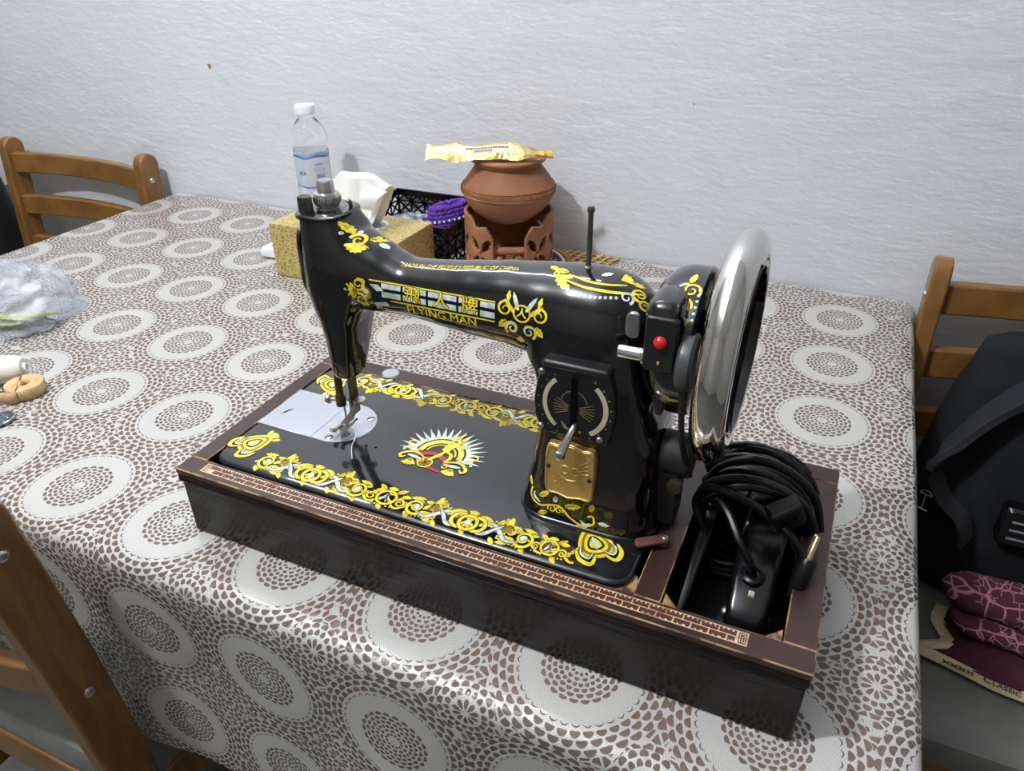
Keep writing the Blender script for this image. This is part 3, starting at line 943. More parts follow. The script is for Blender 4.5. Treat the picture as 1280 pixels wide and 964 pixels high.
d.curve([(.3215, .0925), (.3245, .0880), (.3275, .0865)], [.0006, .0024], 2, 0, 5)
d.disc(.3355, .0862, .0013, 2, 0, 10)
d.build('dial_markings', lambda u, v, o: (u, DY - .0061 - o, ZB + v), dplate, [m_enamel, m_hole, mat('faded_gold', rgb(140, 122, 78), 0.5)])
B().prism(rrect(.3305, .1085, .0024, .0215, .0023, 4), DY - .0066, DY - .004, lambda u, v, h: (u, h, ZB + v)).build('lever_slot', m_hole, dplate)
for (x, z) in ((.3065, .1290), (.3060, .0845), (.3500, .0838)):
    B().lathe([(.0001, -.0014), (.0018, -.0013), (.0024, -.0006), (.0025, 0)], (x, DY - .006, ZB + z), 14, 'Y').build('screw', m_steel, dplate)
lv = B()
lv.tube(spline([(.3318, DY - .004, ZB + .0925), (.3312, DY - .0100, ZB + .0895), (.3290, DY - .016, ZB + .0815), (.3268, DY - .0190, ZB + .0750)], 5), [.0017 + .0022 * (k / 15) for k in range(16)], 12)
lv.lathe([(.0001, -.004), (.0036, -.003), (.0045, 0), (.0036, .003), (.0001, .004)], (.3264, DY - .0195, ZB + .0738), 14)
lv.build('stitch_lever', m_chrome, sm)

# brass badge
def badge_outline(cx, cz, w, h):
    pts = []
    for k in range(48):
        a = 2 * pi * k / 48
        c, s = cos(a), sin(a)
        x = w * math.copysign(abs(c) ** .35, c); z = h * math.copysign(abs(s) ** .35, s)
        z *= 1 + .05 * cos(2 * pi * x / w) * (abs(s) > .5)
        pts.append((cx + x, cz + z))
    return pts
BYF = lambda z: .0665 - (z - .05) * -.045     # pillar front slopes back
def badge_fn(u, v, h):
    return (u, .0655 + (v - .03) * .055 - h, ZB + v)
bd = B(); bd.prism(badge_outline(.3300, .0510, .0190, .0225), -.004, .0022, badge_fn)
badge = bd.build('brass_badge', m_brass, sm, bevel=.0006)
rl = B()
for (cx, cz, r) in ((.3265, .0530, .0032), (.3345, .0530, .0032)):
    rl.tube([badge_fn(cx + r * cos(2 * pi * k / 18), cz + r * sin(2 * pi * k / 18), .0023) for k in range(18)], .0006, 6, closed=True)
rl.tube([badge_fn(.3305 + .0095 * cos(a), .0530 + .0085 * sin(a), .0023) for a in [pi + .3 + (pi - .6) * k / 12 for k in range(13)]], .0007, 6)
for k in range(4):
    rl.tube([badge_fn(.3365 + k * .0008, .0590 - k * .0022, .0023), badge_fn(.3440, .0640 - k * .0036, .0023)], .0005, 6)
rl.tube([badge_fn(x, z, .0023) for x, z in badge_outline(.3300, .0510, .0176, .0208)], .0006, 6, closed=True)
for k in range(9):
    a = pi + .45 + (pi - .9) * k / 8
    rl.tube([badge_fn(.3300 + .0140 * cos(a) - .0007, .0500 + .0145 * sin(a), .0023), badge_fn(.3300 + .0140 * cos(a) + .0007, .0500 + .0145 * sin(a) + .0012, .0023)], .0004, 5)
    a = .5 + (pi - 1.0) * k / 8
    rl.tube([badge_fn(.3300 + .0140 * cos(a) - .0006, .0535 + .0130 * sin(a), .0023), badge_fn(.3300 + .0140 * cos(a) + .0006, .0535 + .0130 * sin(a) + .0010, .0023)], .0004, 5)
rl.build('relief', m_brass, badge)
for (x, z) in ((.3140, .0530), (.3455, .0490)):
    B().lathe([(.0001, -.0016), (.0014, -.0014), (.0017, 0)], badge_fn(x, z, .002), 10, 'Y').build('rivet', m_blackmatte, badge)

# clutch housing behind the wheel
ch_ = B()
ch_.lathe([(.012, .3690), (.030, .3705), (.0400, .3740), (.0460, .3800), (.0495, .3860), (.0505, .3920), (.0505, .4030), (.0490, .4050), (.020, .4055)], (0, YC, ZB + .1500), 48, 'X')
ch_.build('wheel_boss', m_black, sm)
# handwheel
wx, wz, WR, wr = .4228, ZB + .1500, .0675, .0112
wh = B()
prof = [(WR + wr * cos(2 * pi * k / 20), wx + wr * .98 * sin(2 * pi * k / 20)) for k in range(21)]
wh.lathe(prof, (0, YC, wz), 72, 'X', capends=False)
wheel = wh.build('handwheel', m_chrome, sm)
iw = B(); iw.lathe([(WR - .0085, wx - .0115), (WR - .0118, wx - .011), (WR - .0135, wx), (WR - .0118, wx + .011), (WR - .0085, wx + .0115)], (0, YC, wz), 64, 'X', capends=False)
iw.build('inner_rim', m_black, wheel)
for k in range(3):
    a = .4 + 2 * pi * k / 3
    sp_ = B(); dv = Vector((0, cos(a), sin(a)))
    sp_.tube([Vector((wx - .004, YC, wz)) + dv * r for r in (.012, .03, .045, WR - .010)], [.0085, .0062, .0055, .0068], 10)
    sp_.build('spoke', m_black, wheel)
B().lathe([(.0001, .4040), (.019, .4040), (.022, .4070), (.022, .4180), (.018, .4210), (.0001, .4215)], (0, YC, wz), 32, 'X').build('hub', m_black, wheel)
B().lathe([(.0001, .421), (.0130, .421), (.0140, .422), (.0140, .4255), (.0125, .4270), (.0001, .4272)], (0, YC, wz), 28, 'X').build('clutch_knob', m_chrome, wheel)
# bobbin winder
wb = B(); wb.prism(rrect(.3865, .1690, .0100, .0185, .003, 4), .0590, .0800, lambda u, v, h: (u, h, ZB + v))
winder = wb.build('bobbin_winder', m_blackmatte, sm, bevel=.0012)
B().lathe([(.0001, -.0040), (.0022, -.0036), (.0038, -.0022), (.0044, 0), (.0044, .002)], (.3868, .0592, ZB + .1712), 20, 'Y').build('red_button', mat('red_plastic', rgb(200, 30, 26), 0.15, coat=0.5), winder)
sp2 = B(); sp2.lathe([(.0001, -.018), (.0042, -.018), (.0046, -.0165), (.0046, -.003), (.0062, -.002), (.0062, .003)], (.3775, .0660, ZB + .1570), 18, 'X')
sp2.build('bobbin_spindle', m_chrome, winder)
B().prism(rrect(.3660, .1735, .0047, .0090, .0046, 6), .0700, .0735, lambda u, v, h: (u, h, ZB + v)).build('winder_latch', m_chrome, winder, bevel=.0008)
tr_ = B(); tr_.lathe([(.0001, -.004), (.010, -.004), (.012, -.0052), (.0165, -.0050), (.0188, -.0030), (.0192, 0), (.0188, .0030), (.0165, .0050), (.012, .0052), (.010, .004), (.0001, .004)], (.4030, .0700, ZB + .1560), 36, 'X')
tr_.build('rubber_tyre', mat('grey_rubber', rgb(64, 65, 66), 0.4), winder)
B().lathe([(.0001, -.002), (.0008, -.002), (.0010, 0)], (.3868, .0590, ZB + .1575), 10, 'Y').build('pin_hole', m_worn, winder)
arm_w = B(); arm_w.prism([(.3805, .1510), (.3940, .1510), (.3925, .1240), (.3900, .1120), (.3855, .1120), (.3825, .1240)], .0700, .0800, lambda u, v, h: (u, h, ZB + v))
arm_w.build('winder_arm', m_blackmatte, winder, bevel=.0015)
B().prism(rrect(.3870, .1465, .0046, .0052, .0044, 5), .0685, .0700, lambda u, v, h: (u, h, ZB + v)).build('winder_eye', mat('aged_metal', rgb(150, 146, 128), 0.45, 0.6), winder)
wcv = B()
wcv.loft([[Vector((x, y, ZB + z)) for x, y in sell(.3860, .0800, .0125 - i, .0200 - i, 3.2, 32)] for i, z in ((.0, .176), (0, .186), (.0012, .191), (.004, .1945), (.008, .1958))])
wcv.build('winder_cover', m_black, winder)
# motor boss under the wheel
mb = B(); mb.lathe([(.0001, .386), (.015, .386), (.0165, .388), (.0165, .4085), (.0145, .4105), (.0001, .4110)], (0, .106, ZB + .0610), 28, 'X')
mb.box((.3860, .0930, ZB + .004), (.4030, .1190, ZB + .058))
mb.build('motor_bracket', mat('dusty_black', rgb(24, 23, 21), 0.6, color2=rgb(70, 64, 54), noise_scale=55, lo=.6, hi=.8), sm, bevel=.0015)
mw = B(); mw.lathe([(.0001, -.003), (.0050, -.003), (.0058, 0), (.0050, .003), (.0001, .003)], (.4015, .0905, ZB + .0430), 20, 'Y')
mw.build('bracket_nut', mat('brown_metal', rgb(66, 58, 44), 0.5, 0.5), sm)
B().tube(spline([(.4085, .1060, ZB + .0440), (.4050, .0700, ZB + .100), (.4020, .0640, ZB + .150)], 6) , .0022, 8).build('drive_belt', MATS['dusty_black'], sm)

# ================================================================== gold ornament of the machine
def unit_scroll():
    """one scroll group, 0.112 long, symmetric, y from 0 to about 0.022"""
    d = Decal(); half = Decal()
    half.spiral(.0100, .0105, .0018, .0085, 2.4, 1.55, .0012, .0026, 0, 2, 34, True)
    half.disc(.0100, .0105, .0033, 1, 2)
    half.fan(.0200, .0120, .55, .0165, 1.5, 0, 0, 6)
    half.fan(.0205, .0122, .55, .0090, 1.2, 2, 1, 3)
    half.leaf(.0300, .0045, 2.9, .0140, .0060, 0, 1, 4, 2)
    half.leaf(.0340, .0140, .25, .0120, .0065, 0, 1, 4, 2)
    half.curve([(.0150, .0050), (.0225, .0040), (.0290, .0095), (.0350, .0150), (.0400, .0155)], [.0012, .0034], 1, 3, 8, True)
    half.curve([(.0290, .0165), (.0350, .0100), (.0400, .0040), (.0455, .0025)], [.0010, .0030], 1, 5, 8, True)
    for k in range(7):
        half.disc(.0220 + k * .0036, .0200 - .0009 * abs(k - 3), .0010, 0, 0, 8)
    for k in range(6):
        half.disc(.0060 + k * .0030, .0005 + .0004 * k, .0008, 0, 0, 8)
    for (xx, yy, an, l_, w_) in ((.0185, .0035, -.3, .0110, .0050), (.0260, .0120, -1.2, .0090, .0055), (.0380, .0060, -.5, .0090, .0050), (.0020, .0180, .2, .0120, .0045), (.0405, .0190, .1, .0100, .0040), (.0150, .0185, .0, .0090, .0040)):
        half.leaf(xx, yy, an, l_, w_, 0, 0, 4)
    half.ring(.0490, .0105, .0068, .0028, 0, 3, 0, 2 * pi, 26, True)
    d.merge(half); d.merge(half, fx=-1, dx=.112)
    d.ring(.0560, .0100, .0070, .0026, 0, 6, 0, 2 * pi, 26, True)
    d.fan(.0560, .0165, pi / 2, .0070, 1.6, 0, 1, 5)
    d.disc(.0560, .0100, .0026, 1, 7)
    return d
def unit_mid():
    d = Decal()
    d.ring(.0150, .0110, .0080, .0022, 0, 2, 0, 2 * pi, 26, True)
    d.leaf(.0110, .0065, 1.15, .0130, .0036, 1, 4, 1)
    d.leaf(.0165, .0060, 1.75, .0120, .0032, 1, 4, 1)
    d.ring(.0190, .0120, .0042, .0014, 0, 4, 0, 2 * pi, 18)
    for s in (-1, 1):
        d.spiral(.0150 + s * .0130, .0085, .0010, .0046, .5 if s > 0 else pi - .5, s * 1.3, .0010, .0020, 0, 2, 24, True)
        d.leaf(.0150 + s * .0050, .0185, pi / 2 - s * .9, .0100, .0050, 0, 1, 4, 2)
        for k in range(4):
            d.disc(.0150 + s * (.0050 + k * .0032), .0015 + k * .0004, .0009, 0, 0, 8)
        d.rect(.0150 + s * .0185 - .0022, .0075, .0150 + s * .0185 + .0022, .0125, 0, 0)
    d.fan(.0150, .0190, pi / 2, .0060, 2.0, 0, 1, 5)
    return d
def corner_lotus():
    """lotus that closes the border, pointing along +x, about 0.036 long"""
    d = Decal()
    for i, (r, m) in enumerate(((.0155, 0), (.0125, 2), (.0100, 0), (.0072, 3), (.0052, 0))):
        pts = []
        for k in range(30):
            a = 2 * pi * k / 30
            pts.append((.0165 + r * cos(a) * (1.12 if cos(a) > 0 else .9), r * .80 * sin(a) * (1 - .35 * cos(a))))
        d.poly(pts, m, i)
    d.leaf(.0110, 0, 0, .0130, .0045, 1, 6, 1)
    for s in (-1, 1):
        d.curve([(.0050, s * .0030), (-.0020, s * .0090), (.0040, s * .0150), (.0130, s * .0150)], [.0012, .0036], 0, 2, 7, True)
        d.curve([(.0080, s * .0040), (.0035, s * .0090), (.0090, s * .0125), (.0150, s * .0110)], [.0008, .0020], 1, 5, 7, True)
        d.leaf(.0310, s * .0050, s * .55, .0080, .0052, 0, 1, 3)
    d.fan(.0300, 0, 0, .0095, 1.3, 0, 3, 4)
    d.disc(.0335, .0022, .0013, 1, 5); d.disc(.0335, -.0022, .0013, 1, 5)
    return d
US, UM, CL = unit_scroll(), unit_mid(), corner_lotus()
def running(d, y, s):
    """stem with small leaves that ties the border together"""
    n = 120
    d.ribbon([(.058 + .290 * k / n, y + s * .0045 * sin(k * .62)) for k in range(n + 1)], .0022, 0, 0, True)
    for k in range(24):
        x = .062 + k * .0122
        d.leaf(x, y + s * .004 * (1 if k % 2 else -1), s * (.9 if k % 2 else -.9), .0085, .0046, 0, 0, 4)
        d.fan(x + .006, y + s * .0085, s * pi / 2, .0048, 2.2, 0, 0, 4)
bed_fn = lambda u, v, o: (u, v, BT + o)
front = Decal()
front.merge(CL, 1, 1, .0300, .0400, 1.02)
front.merge(US, 1, 1.12, .0580, .0255)
front.merge(UM, 1, 1, .1720, .0265)
front.merge(US, 1, 1.12, .2040, .0255)
front.merge(UM, .8, .9, .3150, .0265)
front.merge(CL, 1.05, 1.05, .3660, .0400, 2.2)
running(front, .0330, 1); front.build('gold_border', bed_fn, sm)
back = Decal()
back.merge(CL, 1, 1, .0330, .1800, -1.0)
back.merge(US, 1, -1.12, .0560, .1955)
back.merge(UM, 1, -1, .1690, .1945)
back.merge(US, 1, -1.12, .2010, .1955)
back.merge(UM, .8, -.9, .3140, .1945)
back.merge(CL, 1.0, 1.0, .3680, .1780, -2.2)
running(back, .1880, -1); back.build('gold_border', bed_fn, sm)

# emblem in the middle of the bed: running figure on a wheel before a rayed arch
def emblem():
    d = Decal()
    for k in range(19):
        a = radians(-2) + radians(184) * k / 18
        c, s = cos(a), sin(a)
        r0, r1, w = .0250, .0405 + (.002 if k % 2 else 0), .0024
        d.poly([(r0 * c - w * s, r0 * s + w * c), (r1 * c, r1 * s), (r0 * c + w * s, r0 * s - w * c)], 1, 0)
    d.ring(0, 0, .0245, .0050, 1, 1, -.05, pi + .05, 40)
    d.ring(0, 0, .0225, .0016, 3, 2, -.05, pi + .05, 40)
    d.ring(0, 0, .0190, .0052, 0, 2, -.05, pi + .05, 40)
    d.ring(0, 0, .0160, .0010, 3, 3, -.05, pi + .05, 40)
    d.ring(0, 0, .0140, .0016, 0, 3, .1, pi - .1, 34)
    for k in range(9):
        a = .2 + (pi - .4) * k / 8
        d.disc(.019 * cos(a), .019 * sin(a), .0012, 1, 4, 8)
        d.disc(.027 * cos(a), .027 * sin(a), .0013, 0, 4, 8)
    # red ribbon
    d.curve([(-.0210, -.0100), (-.0120, -.0030), (-.0020, -.0010), (.0080, -.0060), (.0140, -.0120)], .0050, 4, 5, 8)
    d.curve([(-.0060, -.0205), (.0030, -.0205), (.0120, -.0225)], [.0012, .0036], 4, 5, 6)
    # wheel
    d.disc(-.0060, -.0150, .0066, 2, 6, 20)
    d.ring(-.0060, -.0150, .0064, .0013, 0, 7, 0, 2 * pi, 24)
    for k in range(6):
        a = pi * k / 6
        d.ribbon([(-.0060 - .006 * cos(a), -.0150 - .006 * sin(a)), (-.0060 + .006 * cos(a), -.0150 + .006 * sin(a))], .0004, 3, 7)
    # figure: legs, body, arms, head with hair streaming up
    d.curve([(-.0050, -.0110), (-.0025, -.0060), (.0010, -.0005), (.0030, .0065)], [.0020, .0036], 0, 8, 7)
    d.curve([(.0035, .0050), (.0095, .0030), (.0115, -.0030), (.0090, -.0085)], [.0014, .0032], 0, 8, 7)
    d.poly([(-.0012, .0060), (.0062, .0045), (.0072, .0130), (.0080, .0185), (.0030, .0215), (-.0005, .0150)], 0, 9)
    d.curve([(.0020, .0180), (.0020, .0240), (.0050, .0300), (.0085, .0350)], [.0014, .0030], 0, 9, 7)
    d.curve([(.0070, .0160), (.0120, .0180), (.0170, .0150)], [.0010, .0024], 0, 9, 7)
    d.disc(.0090, .0225, .0030, 0, 10, 14); d.disc(.0070, .0140, .0014, 1, 11, 10)
    d.leaf(.0090, .0240, .9, .0080, .0040, 0, 10, 3)
    # side scrolls, ribbons and fans
    for s in (-1, 1):
        d.curve([(s * .0100, -.0090), (s * .0190, -.0050), (s * .0260, -.0060), (s * .0320, -.0120), (s * .0295, -.0160), (s * .0265, -.0130)], [.0012, .0030], 0, 6, 7, True)
        d.curve([(s * .0120, -.0120), (s * .0200, -.0110), (s * .0260, -.0105)], [.0014, .0034], 1, 8, 6)
        d.poly([(s * .0180, -.0030), (s * .0275, .0030), (s * .0300, -.0010), (s * .0240, -.0070)], 1, 5)
        d.curve([(s * .0260, .0010), (s * .0330, .0035), (s * .0335, .0085), (s * .0275, .0085)], .0016, 0, 6, 6)
        d.disc(s * .0310, -.0005, .0020, 1, 7); d.disc(s * .0330, -.0045, .0015, 0, 7)
        d.fan(s * .0200, -.0135, -pi / 2 - s * .1, .0105, 1.5, 0, 6, 5)
        d.fan(s * .0200, -.0135, -pi / 2 - s * .1, .0050, 1.0, 2, 7, 3)
        d.spiral(s * .0120, -.0140, .0008, .0036, 1.0, s * 1.2, .0008, .0014, 0, 7, 20)
    return d
em = Decal(); em.merge(emblem(), .98, 1.0, .1975, .1050)
em.build('winged_emblem', bed_fn, sm)

# banner along the front of the arm
pf_ = project((0, .906, -.423))
def arm_fn(u, v, o):
    return pf_((u, .088, ZB + v), o)
ban = Decal()
x0, x1 = .1570, .2640
zl = lambda x: .1492          # lower gold line
zu = lambda x: .1640 + (x - x0) / (x1 - x0) * .0005
def band(f0, f1, xa, xb, m, layer, nx=14):
    v = []; 
    for j in (0, 1, 2):
        f = f0 + (f1 - f0) * j / 2
        for i in range(nx + 1):
            x = xa + (xb - xa) * i / nx
            v.append((x, zl(x) + (zu(x) - zl(x)) * f))
    f = [(j * (nx + 1) + i, j * (nx + 1) + i + 1, (j + 1) * (nx + 1) + i + 1, (j + 1) * (nx + 1) + i) for j in range(2) for i in range(nx)]
    ban.raw(v, f, m, layer)
band(.92, 1.0, x0, x1, 0, 2, 30)
band(-.06, .02, .1740, x1, 0, 2, 30)
band(.10, .90, .1660, x1, 3, 0, 30)
for (a, c) in ((.60, .88), (.12, .42)):
    for (xa, xb) in ((.1670, .1830), (.1850, .2055), (.2075, .2320), (.2340, .2500), (.2520, .2640)):
        band(a, c, xa, xb, 1, 1, 6)
ban.poly([(.1575, .1600), (.1640, .1605), (.1690, .1560), (.1630, .1550)], 1, 1)
ban.poly([(.1590, .1450), (.1700, .1475), (.1720, .1445), (.1600, .1415)], 1, 1)
ban.ribbon([(.1590, .1408), (.1690, .1418)], .0010, 0, 2)
# lettering
for (s, x, z) in (('飛', .1935, .1566), ('人', .2185, .1564), ('牌', .2435, .1568)):
    ban.text(s, x, z, .0130, 3, 3, 1.12, .00075)
    ban.text(s, x, z, .0130, 0, 5, 1.12, .00022)
ban.text('FLYING MAN', .2180, .1450, .0078, 0, 4, 1.36, .00016)
# left ornament
lo = Decal()
for s in (-1, 1):
    lo.spiral(.0030, s * .0062, .0012, .0050, 0, -s * 1.3, .0009, .0020, 0, 1, 24)
    lo.curve([(.0100, s * .0020), (.0060, s * .0040), (.0075, s * .0095), (.0020, s * .0110)], [.0007, .0020], 0, 1, 6)
lo.fan(.0020, 0, pi, .0085, 2.0, 0, 0, 5)
lo.fan(.0020, 0, pi, .0045, 1.6, 2, 1, 3)
lo.disc(-.0085, 0, .0012, 0, 1); lo.disc(-.0062, .0042, .0010, 0, 1); lo.disc(-.0062, -.0042, .0010, 0, 1)
lo.disc(.0085, 0, .0042, 2, 0, 14, .0052); lo.disc(.0085, .0012, .0022, 1, 1)
ban.merge(lo, 1.05, 1.0, .1450, .1520, .0)
# winged crest on the right
ro = Decal()
ro.disc(0, .0030, .0062, 3, 0, 20); ro.ring(0, .0030, .0064, .0015, 0, 2, 0, 2 * pi, 26)
for s in (-1, 1):
    ro.spiral(s * .0135, .0040, .0012, .0062, -.5 if s > 0 else pi + .5, s * 1.35, .0008, .0020, 0, 1, 26)
    ro.leaf(s * .0030, .0050, pi / 2 - s * .45, .0150, .0046, 1, 2, 1)
    ro.leaf(s * .0060, .0020, pi / 2 - s * .75, .0135, .0042, 0, 2, 3)
    ro.leaf(s * .0120, .0100, pi / 2 - s * .1, .0090, .0040, 0, 1, 2)
    ro.leaf(s * .0120, -.0050, -pi / 2 + s * .7, .0090, .0060, 0, 1, 3, 2)
    ro.spiral(s * .0068, -.0100, .0012, .0058, pi / 2, -s * 1.4, .0008, .0022, 0, 2, 26)
    ro.spiral(s * .0068, -.0100, .0008, .0042, pi / 2 + .6, -s * 1.2, .0006, .0012, 1, 3, 20)
ro.fan(0, -.0150, -pi / 2, .0050, 1.8, 0, 1, 3)
ro.text('人', 0, .0030, .0085, 0, 4, 1.0, .0002)
ban.merge(ro, 1.0, .95, .2855, .1560, -.06)
ban.build('arm_banner', arm_fn, sm, base=.00025, step=.00005)

# legend along the top of the arm
pt_ = project((0, .60, -.80))
leg = Decal()
leg.text("MADE IN THE PEOPLE'S REPUBLIC OF CHINA", .2260, 0, .0060, 0, 0, .80, 0, True, .12)
leg.build('arm_legend', lambda u, v, o: pt_((u, .1000, ZB + .1760 + (u - .1747) * .125 + v * 1.55), o), sm, base=.0003)

# scrollwork on the top right of the arm
tp = Decal()
tp.curve([(.3110, .1835), (.3260, .1800), (.3420, .1800), (.3540, .1830), (.3640, .1885)], [.0010, .0022], 0, 1, 8)
tp.curve([(.3120, .1885), (.3260, .1850), (.3400, .1850), (.3520, .1890)], [.0008, .0018], 0, 1, 8)
for k in range(12):
    f = k / 11
    tp.disc(.3125 + .036 * f, .1785 - .0035 * sin(pi * f) - .001, .0012, 1, 1, 8)
tp.spiral(.3545, .1800, .0010, .0045, 1.0, -1.3, .0008, .0018, 1, 2, 22)
tp.spiral(.3610, .1860, .0010, .0050, 3.0, 1.3, .0008, .0020, 0, 2, 22)
tp.spiral(.3655, .1800, .0008, .0036, 3.0, -1.3, .0008, .0016, 0, 2, 22)
tp.fan(.3150, .1880, 4.0, .0120, 1.7, 0, 0, 5)
tp.leaf(.3110, .1905, 2.95, .0120, .0060, 0, 0, 4, 2)
tp.disc(.3030, .1885, .0022, 0, 1); tp.disc(.3030, .1885, .0010, 3, 2)
tp.leaf(.3020, .1925, 2.7, .0075, .0050, 0, 0, 3)
tp.leaf(.3340, .1920, .6, .0080, .0050, 1, 1, 3)
tp.leaf(.3540, .1930, .2, .0080, .0050, 0, 1, 3)
tp.fan(.3470, .1920, .8, .0080, 1.6, 0, 1, 4)
tp.build('arm_scrollwork', lambda u, v, o: pt_((u, .0950, ZB + .1880 + (v - .1850) * 1.75), o), sm, base=.0003)

# spray on the shoulder of the head
hs = Decal()
hs.spiral(.1450, .1925, .0012, .0058, .5, 1.4, .0009, .0026, 0, 1, 26)
hs.fan(.1450, .1900, -1.6, .0085, 2.6, 0, 0, 6)
hs.leaf(.1510, .1950, .35, .0110, .0070, 0, 0, 4, 2)
hs.spiral(.1560, .1985, .0010, .0042, 2.0, -1.2, .0008, .0018, 0, 1, 20)
hs.leaf(.1400, .1975, 2.5, .0130, .0060, 0, 0, 4, 2)
hs.disc(.1340, .1960, .0015, 1, 1); hs.disc(.1425, .1995, .0016, 1, 2); hs.leaf(.1580, .1930, -.4, .0080, .0045, 1, 1, 1)
hs.build('head_spray', lambda u, v, o: pf_((u - .002, .0900, ZB + v), o), sm, base=.0003)

# spray on the wheel boss (its own skin: a cylinder about the shaft)
cs = Decal()
cs.spiral(.006, .010, .001, .0065, 0, 1.5, .0008, .0018, 0, 1, 26)
cs.spiral(.008, .022, .001, .0060, 2, -1.4, .0008, .0018, 0, 1, 26)
cs.curve([(-.004, -.004), (.002, .000), (.010, -.002)], [.0010, .0034], 0, 1, 7)
cs.curve([(.002, .002), (.005, .008), (.003, .016)], [.0010, .0028], 1, 2, 7)
cs.leaf(.000, -.003, .4, .014, .006, 0, 0, 4)
cs.leaf(.006, .028, 1.4, .010, .005, 0, 0, 4)
for k in range(6): cs.disc(.013, .002 + k * .0042, .0010, 1, 1, 8)
def boss_fn(u, v, o):
    a = radians(38) - v / .0505
    return (.3885 + u, YC - (.0506 + o) * cos(radians(38) + v / .0505), ZB + .150 + (.0506 + o) * sin(radians(38) + v / .0505))
cs.build('boss_spray', boss_fn, sm, base=.0002)

# scroll at the foot of the pillar
ft = Decal()
ft.curve([(.2960, .0290), (.2955, .0210), (.3030, .0165), (.3120, .0190), (.3200, .0200), (.3290, .0130), (.3390, .0095), (.3470, .0130), (.3460, .0190), (.3420, .0180)], .0015, 0, 1, 8)
ft.curve([(.2985, .0265), (.2985, .0220), (.3040, .0188)], [.0006, .0022], 1, 2, 6)
ft.spiral(.3140, .0165, .0008, .0036, 1.6, 1.3, .0006, .0012, 0, 2, 20)
ft.spiral(.3195, .0165, .0008, .0034, 1.6, -1.3, .0006, .0012, 0, 2, 20)
ft.leaf(.3030, .0240, .7, .0100, .0056, 0, 0, 4, 2)
ft.leaf(.3240, .0215, .25, .0130, .0062, 0, 0, 4, 2)
ft.leaf(.3100, .0125, 3.6, .0080, .0050, 0, 0, 4, 2)
ft.leaf(.3330, .0070, .2, .0100, .0050, 0, 0, 4, 2)
ft.leaf(.3160, .0225, 1.5, .0060, .0050, 1, 0, 3)
ft.leaf(.3440, .0230, 1.4, .0070, .0050, 0, 0, 3)
ft.leaf(.3510, .0150, .0, .0080, .0040, 1, 0, 3)
ft.leaf(.2950, .0300, 1.9, .0070, .0040, 0, 0, 3)
ft.curve([(.3370, .0135), (.3410, .0105), (.3450, .0130)], [.0006, .0026], 1, 2, 6)
pp_ = project((0, 1, -.15))
ft.build('foot_scroll', lambda u, v, o: pp_((u + .003, .064, ZB + v - .0035), o), sm, base=.0003)

# ================================================================== foot pedal with wound cord in the compartment
pd = empty('foot_pedal', (.455, .11, T + .007))
tag(pd, 'black foot pedal with its cord wound round it, in the box compartment', 'foot pedal')
pz = T + .0075
bb = B(); rings = []
for (y, xa, xb, zt, zb_) in ((.046, .4600, .4750, ZB - .034, pz), (.050, .4550, .4795, ZB - .027, pz), (.058, .4530, .4815, ZB - .020, pz), (.080, .4520, .4830, ZB - .010, pz + .004), (.110, .4505, .4840, ZB + .001, pz + .010), (.150, .4490, .4850, ZB + .012, pz + .016), (.178, .4490, .4850, ZB + .016, pz + .020)):
    rings.append([Vector((x, y, z)) for x, z in rrect((xa + xb) / 2, (zt + zb_) / 2, (xb - xa) / 2, (zt - zb_) / 2, .005, 4)])
bb.loft(rings); bb.build('pedal_body', m_plastic, pd, sharp=50)
bb = B(); rings = []
for (y, xa, xb, zt, zb_) in ((.040, .4185, .4235, ZB - .038, pz), (.060, .4190, .4265, ZB - .026, pz), (.100, .4205, .4300, ZB - .008, pz), (.150, .4220, .4330, ZB + .008, pz + .004), (.178, .4230, .4340, ZB + .014, pz + .006)):
    rings.append([Vector((x, y, z)) for x, z in rrect((xa + xb) / 2, (zt + zb_) / 2, (xb - xa) / 2, (zt - zb_) / 2, .0023, 4)])
bb.loft(rings); bb.build('pedal_plate', m_plastic, pd, sharp=50)
B().box((.4335, .150, pz + .008), (.4500, .178, ZB + .004)).build('hinge_block', m_plastic, pd, bevel=.002)
gl = B(); gl.lathe([(.0062, 0), (.0085, .0), (.0088, .002), (.0070, .0035), (.0050, .0035), (.0050, 0.0)], (.4660, .0800, ZB - .0105), 20, capends=False)
gl.build('cord_gland', m_rubber, pd)
B().box((.4655, .0655, ZB - .0180), (.4695, .0700, ZB - .0145)).build('rating_sticker', mat('sticker_cream', rgb(190, 186, 165), 0.5), pd)
for (x, y, z, s) in ((.4530, .0600, ZB - .032, -1), (.4820, .0610, ZB - .030, 1)):
    B().lathe([(.0001, s * .0030), (.0038, s * .0028), (.0050, s * .0012), (.0052, 0)], (x, y, z), 16, 'X').build('pedal_screw', m_steel if s < 0 else m_plastic, pd)
rr = random.Random(5)
coil = B()
cpath = []
turns = 14; per = 26
for i in range(turns * per + 1):
    f = i / per; a = 2 * pi * f + pi * .9
    tt = f / turns
    lay = 1 + .05 * sin(f * 2.7) + .03 * sin(f * 7.1)
    xx = .4550 + .0440 * lay * cos(a) + .002 * sin(f * 3)
    zz = ZB - .014 + .0470 * (1 + .06 * sin(f * 1.7 + 1)) * sin(a)
    zz = max(zz, pz + .003 + .004 * (int(f) % 3))
    xx = min(max(xx, CX0 - .012 if zz > ZB + .004 else CX0 + .004), .5030 if zz > ZB + .004 else CX1 - .004)
    yy = .122 + .064 * tt + .006 * sin(f * 5.3) + .004 * sin(a * 1.0 + f)
    cpath.append((xx, yy, zz))
coil.tube(cpath, .0029, 8)
coil.build('wound_cord', m_rubber, pd)
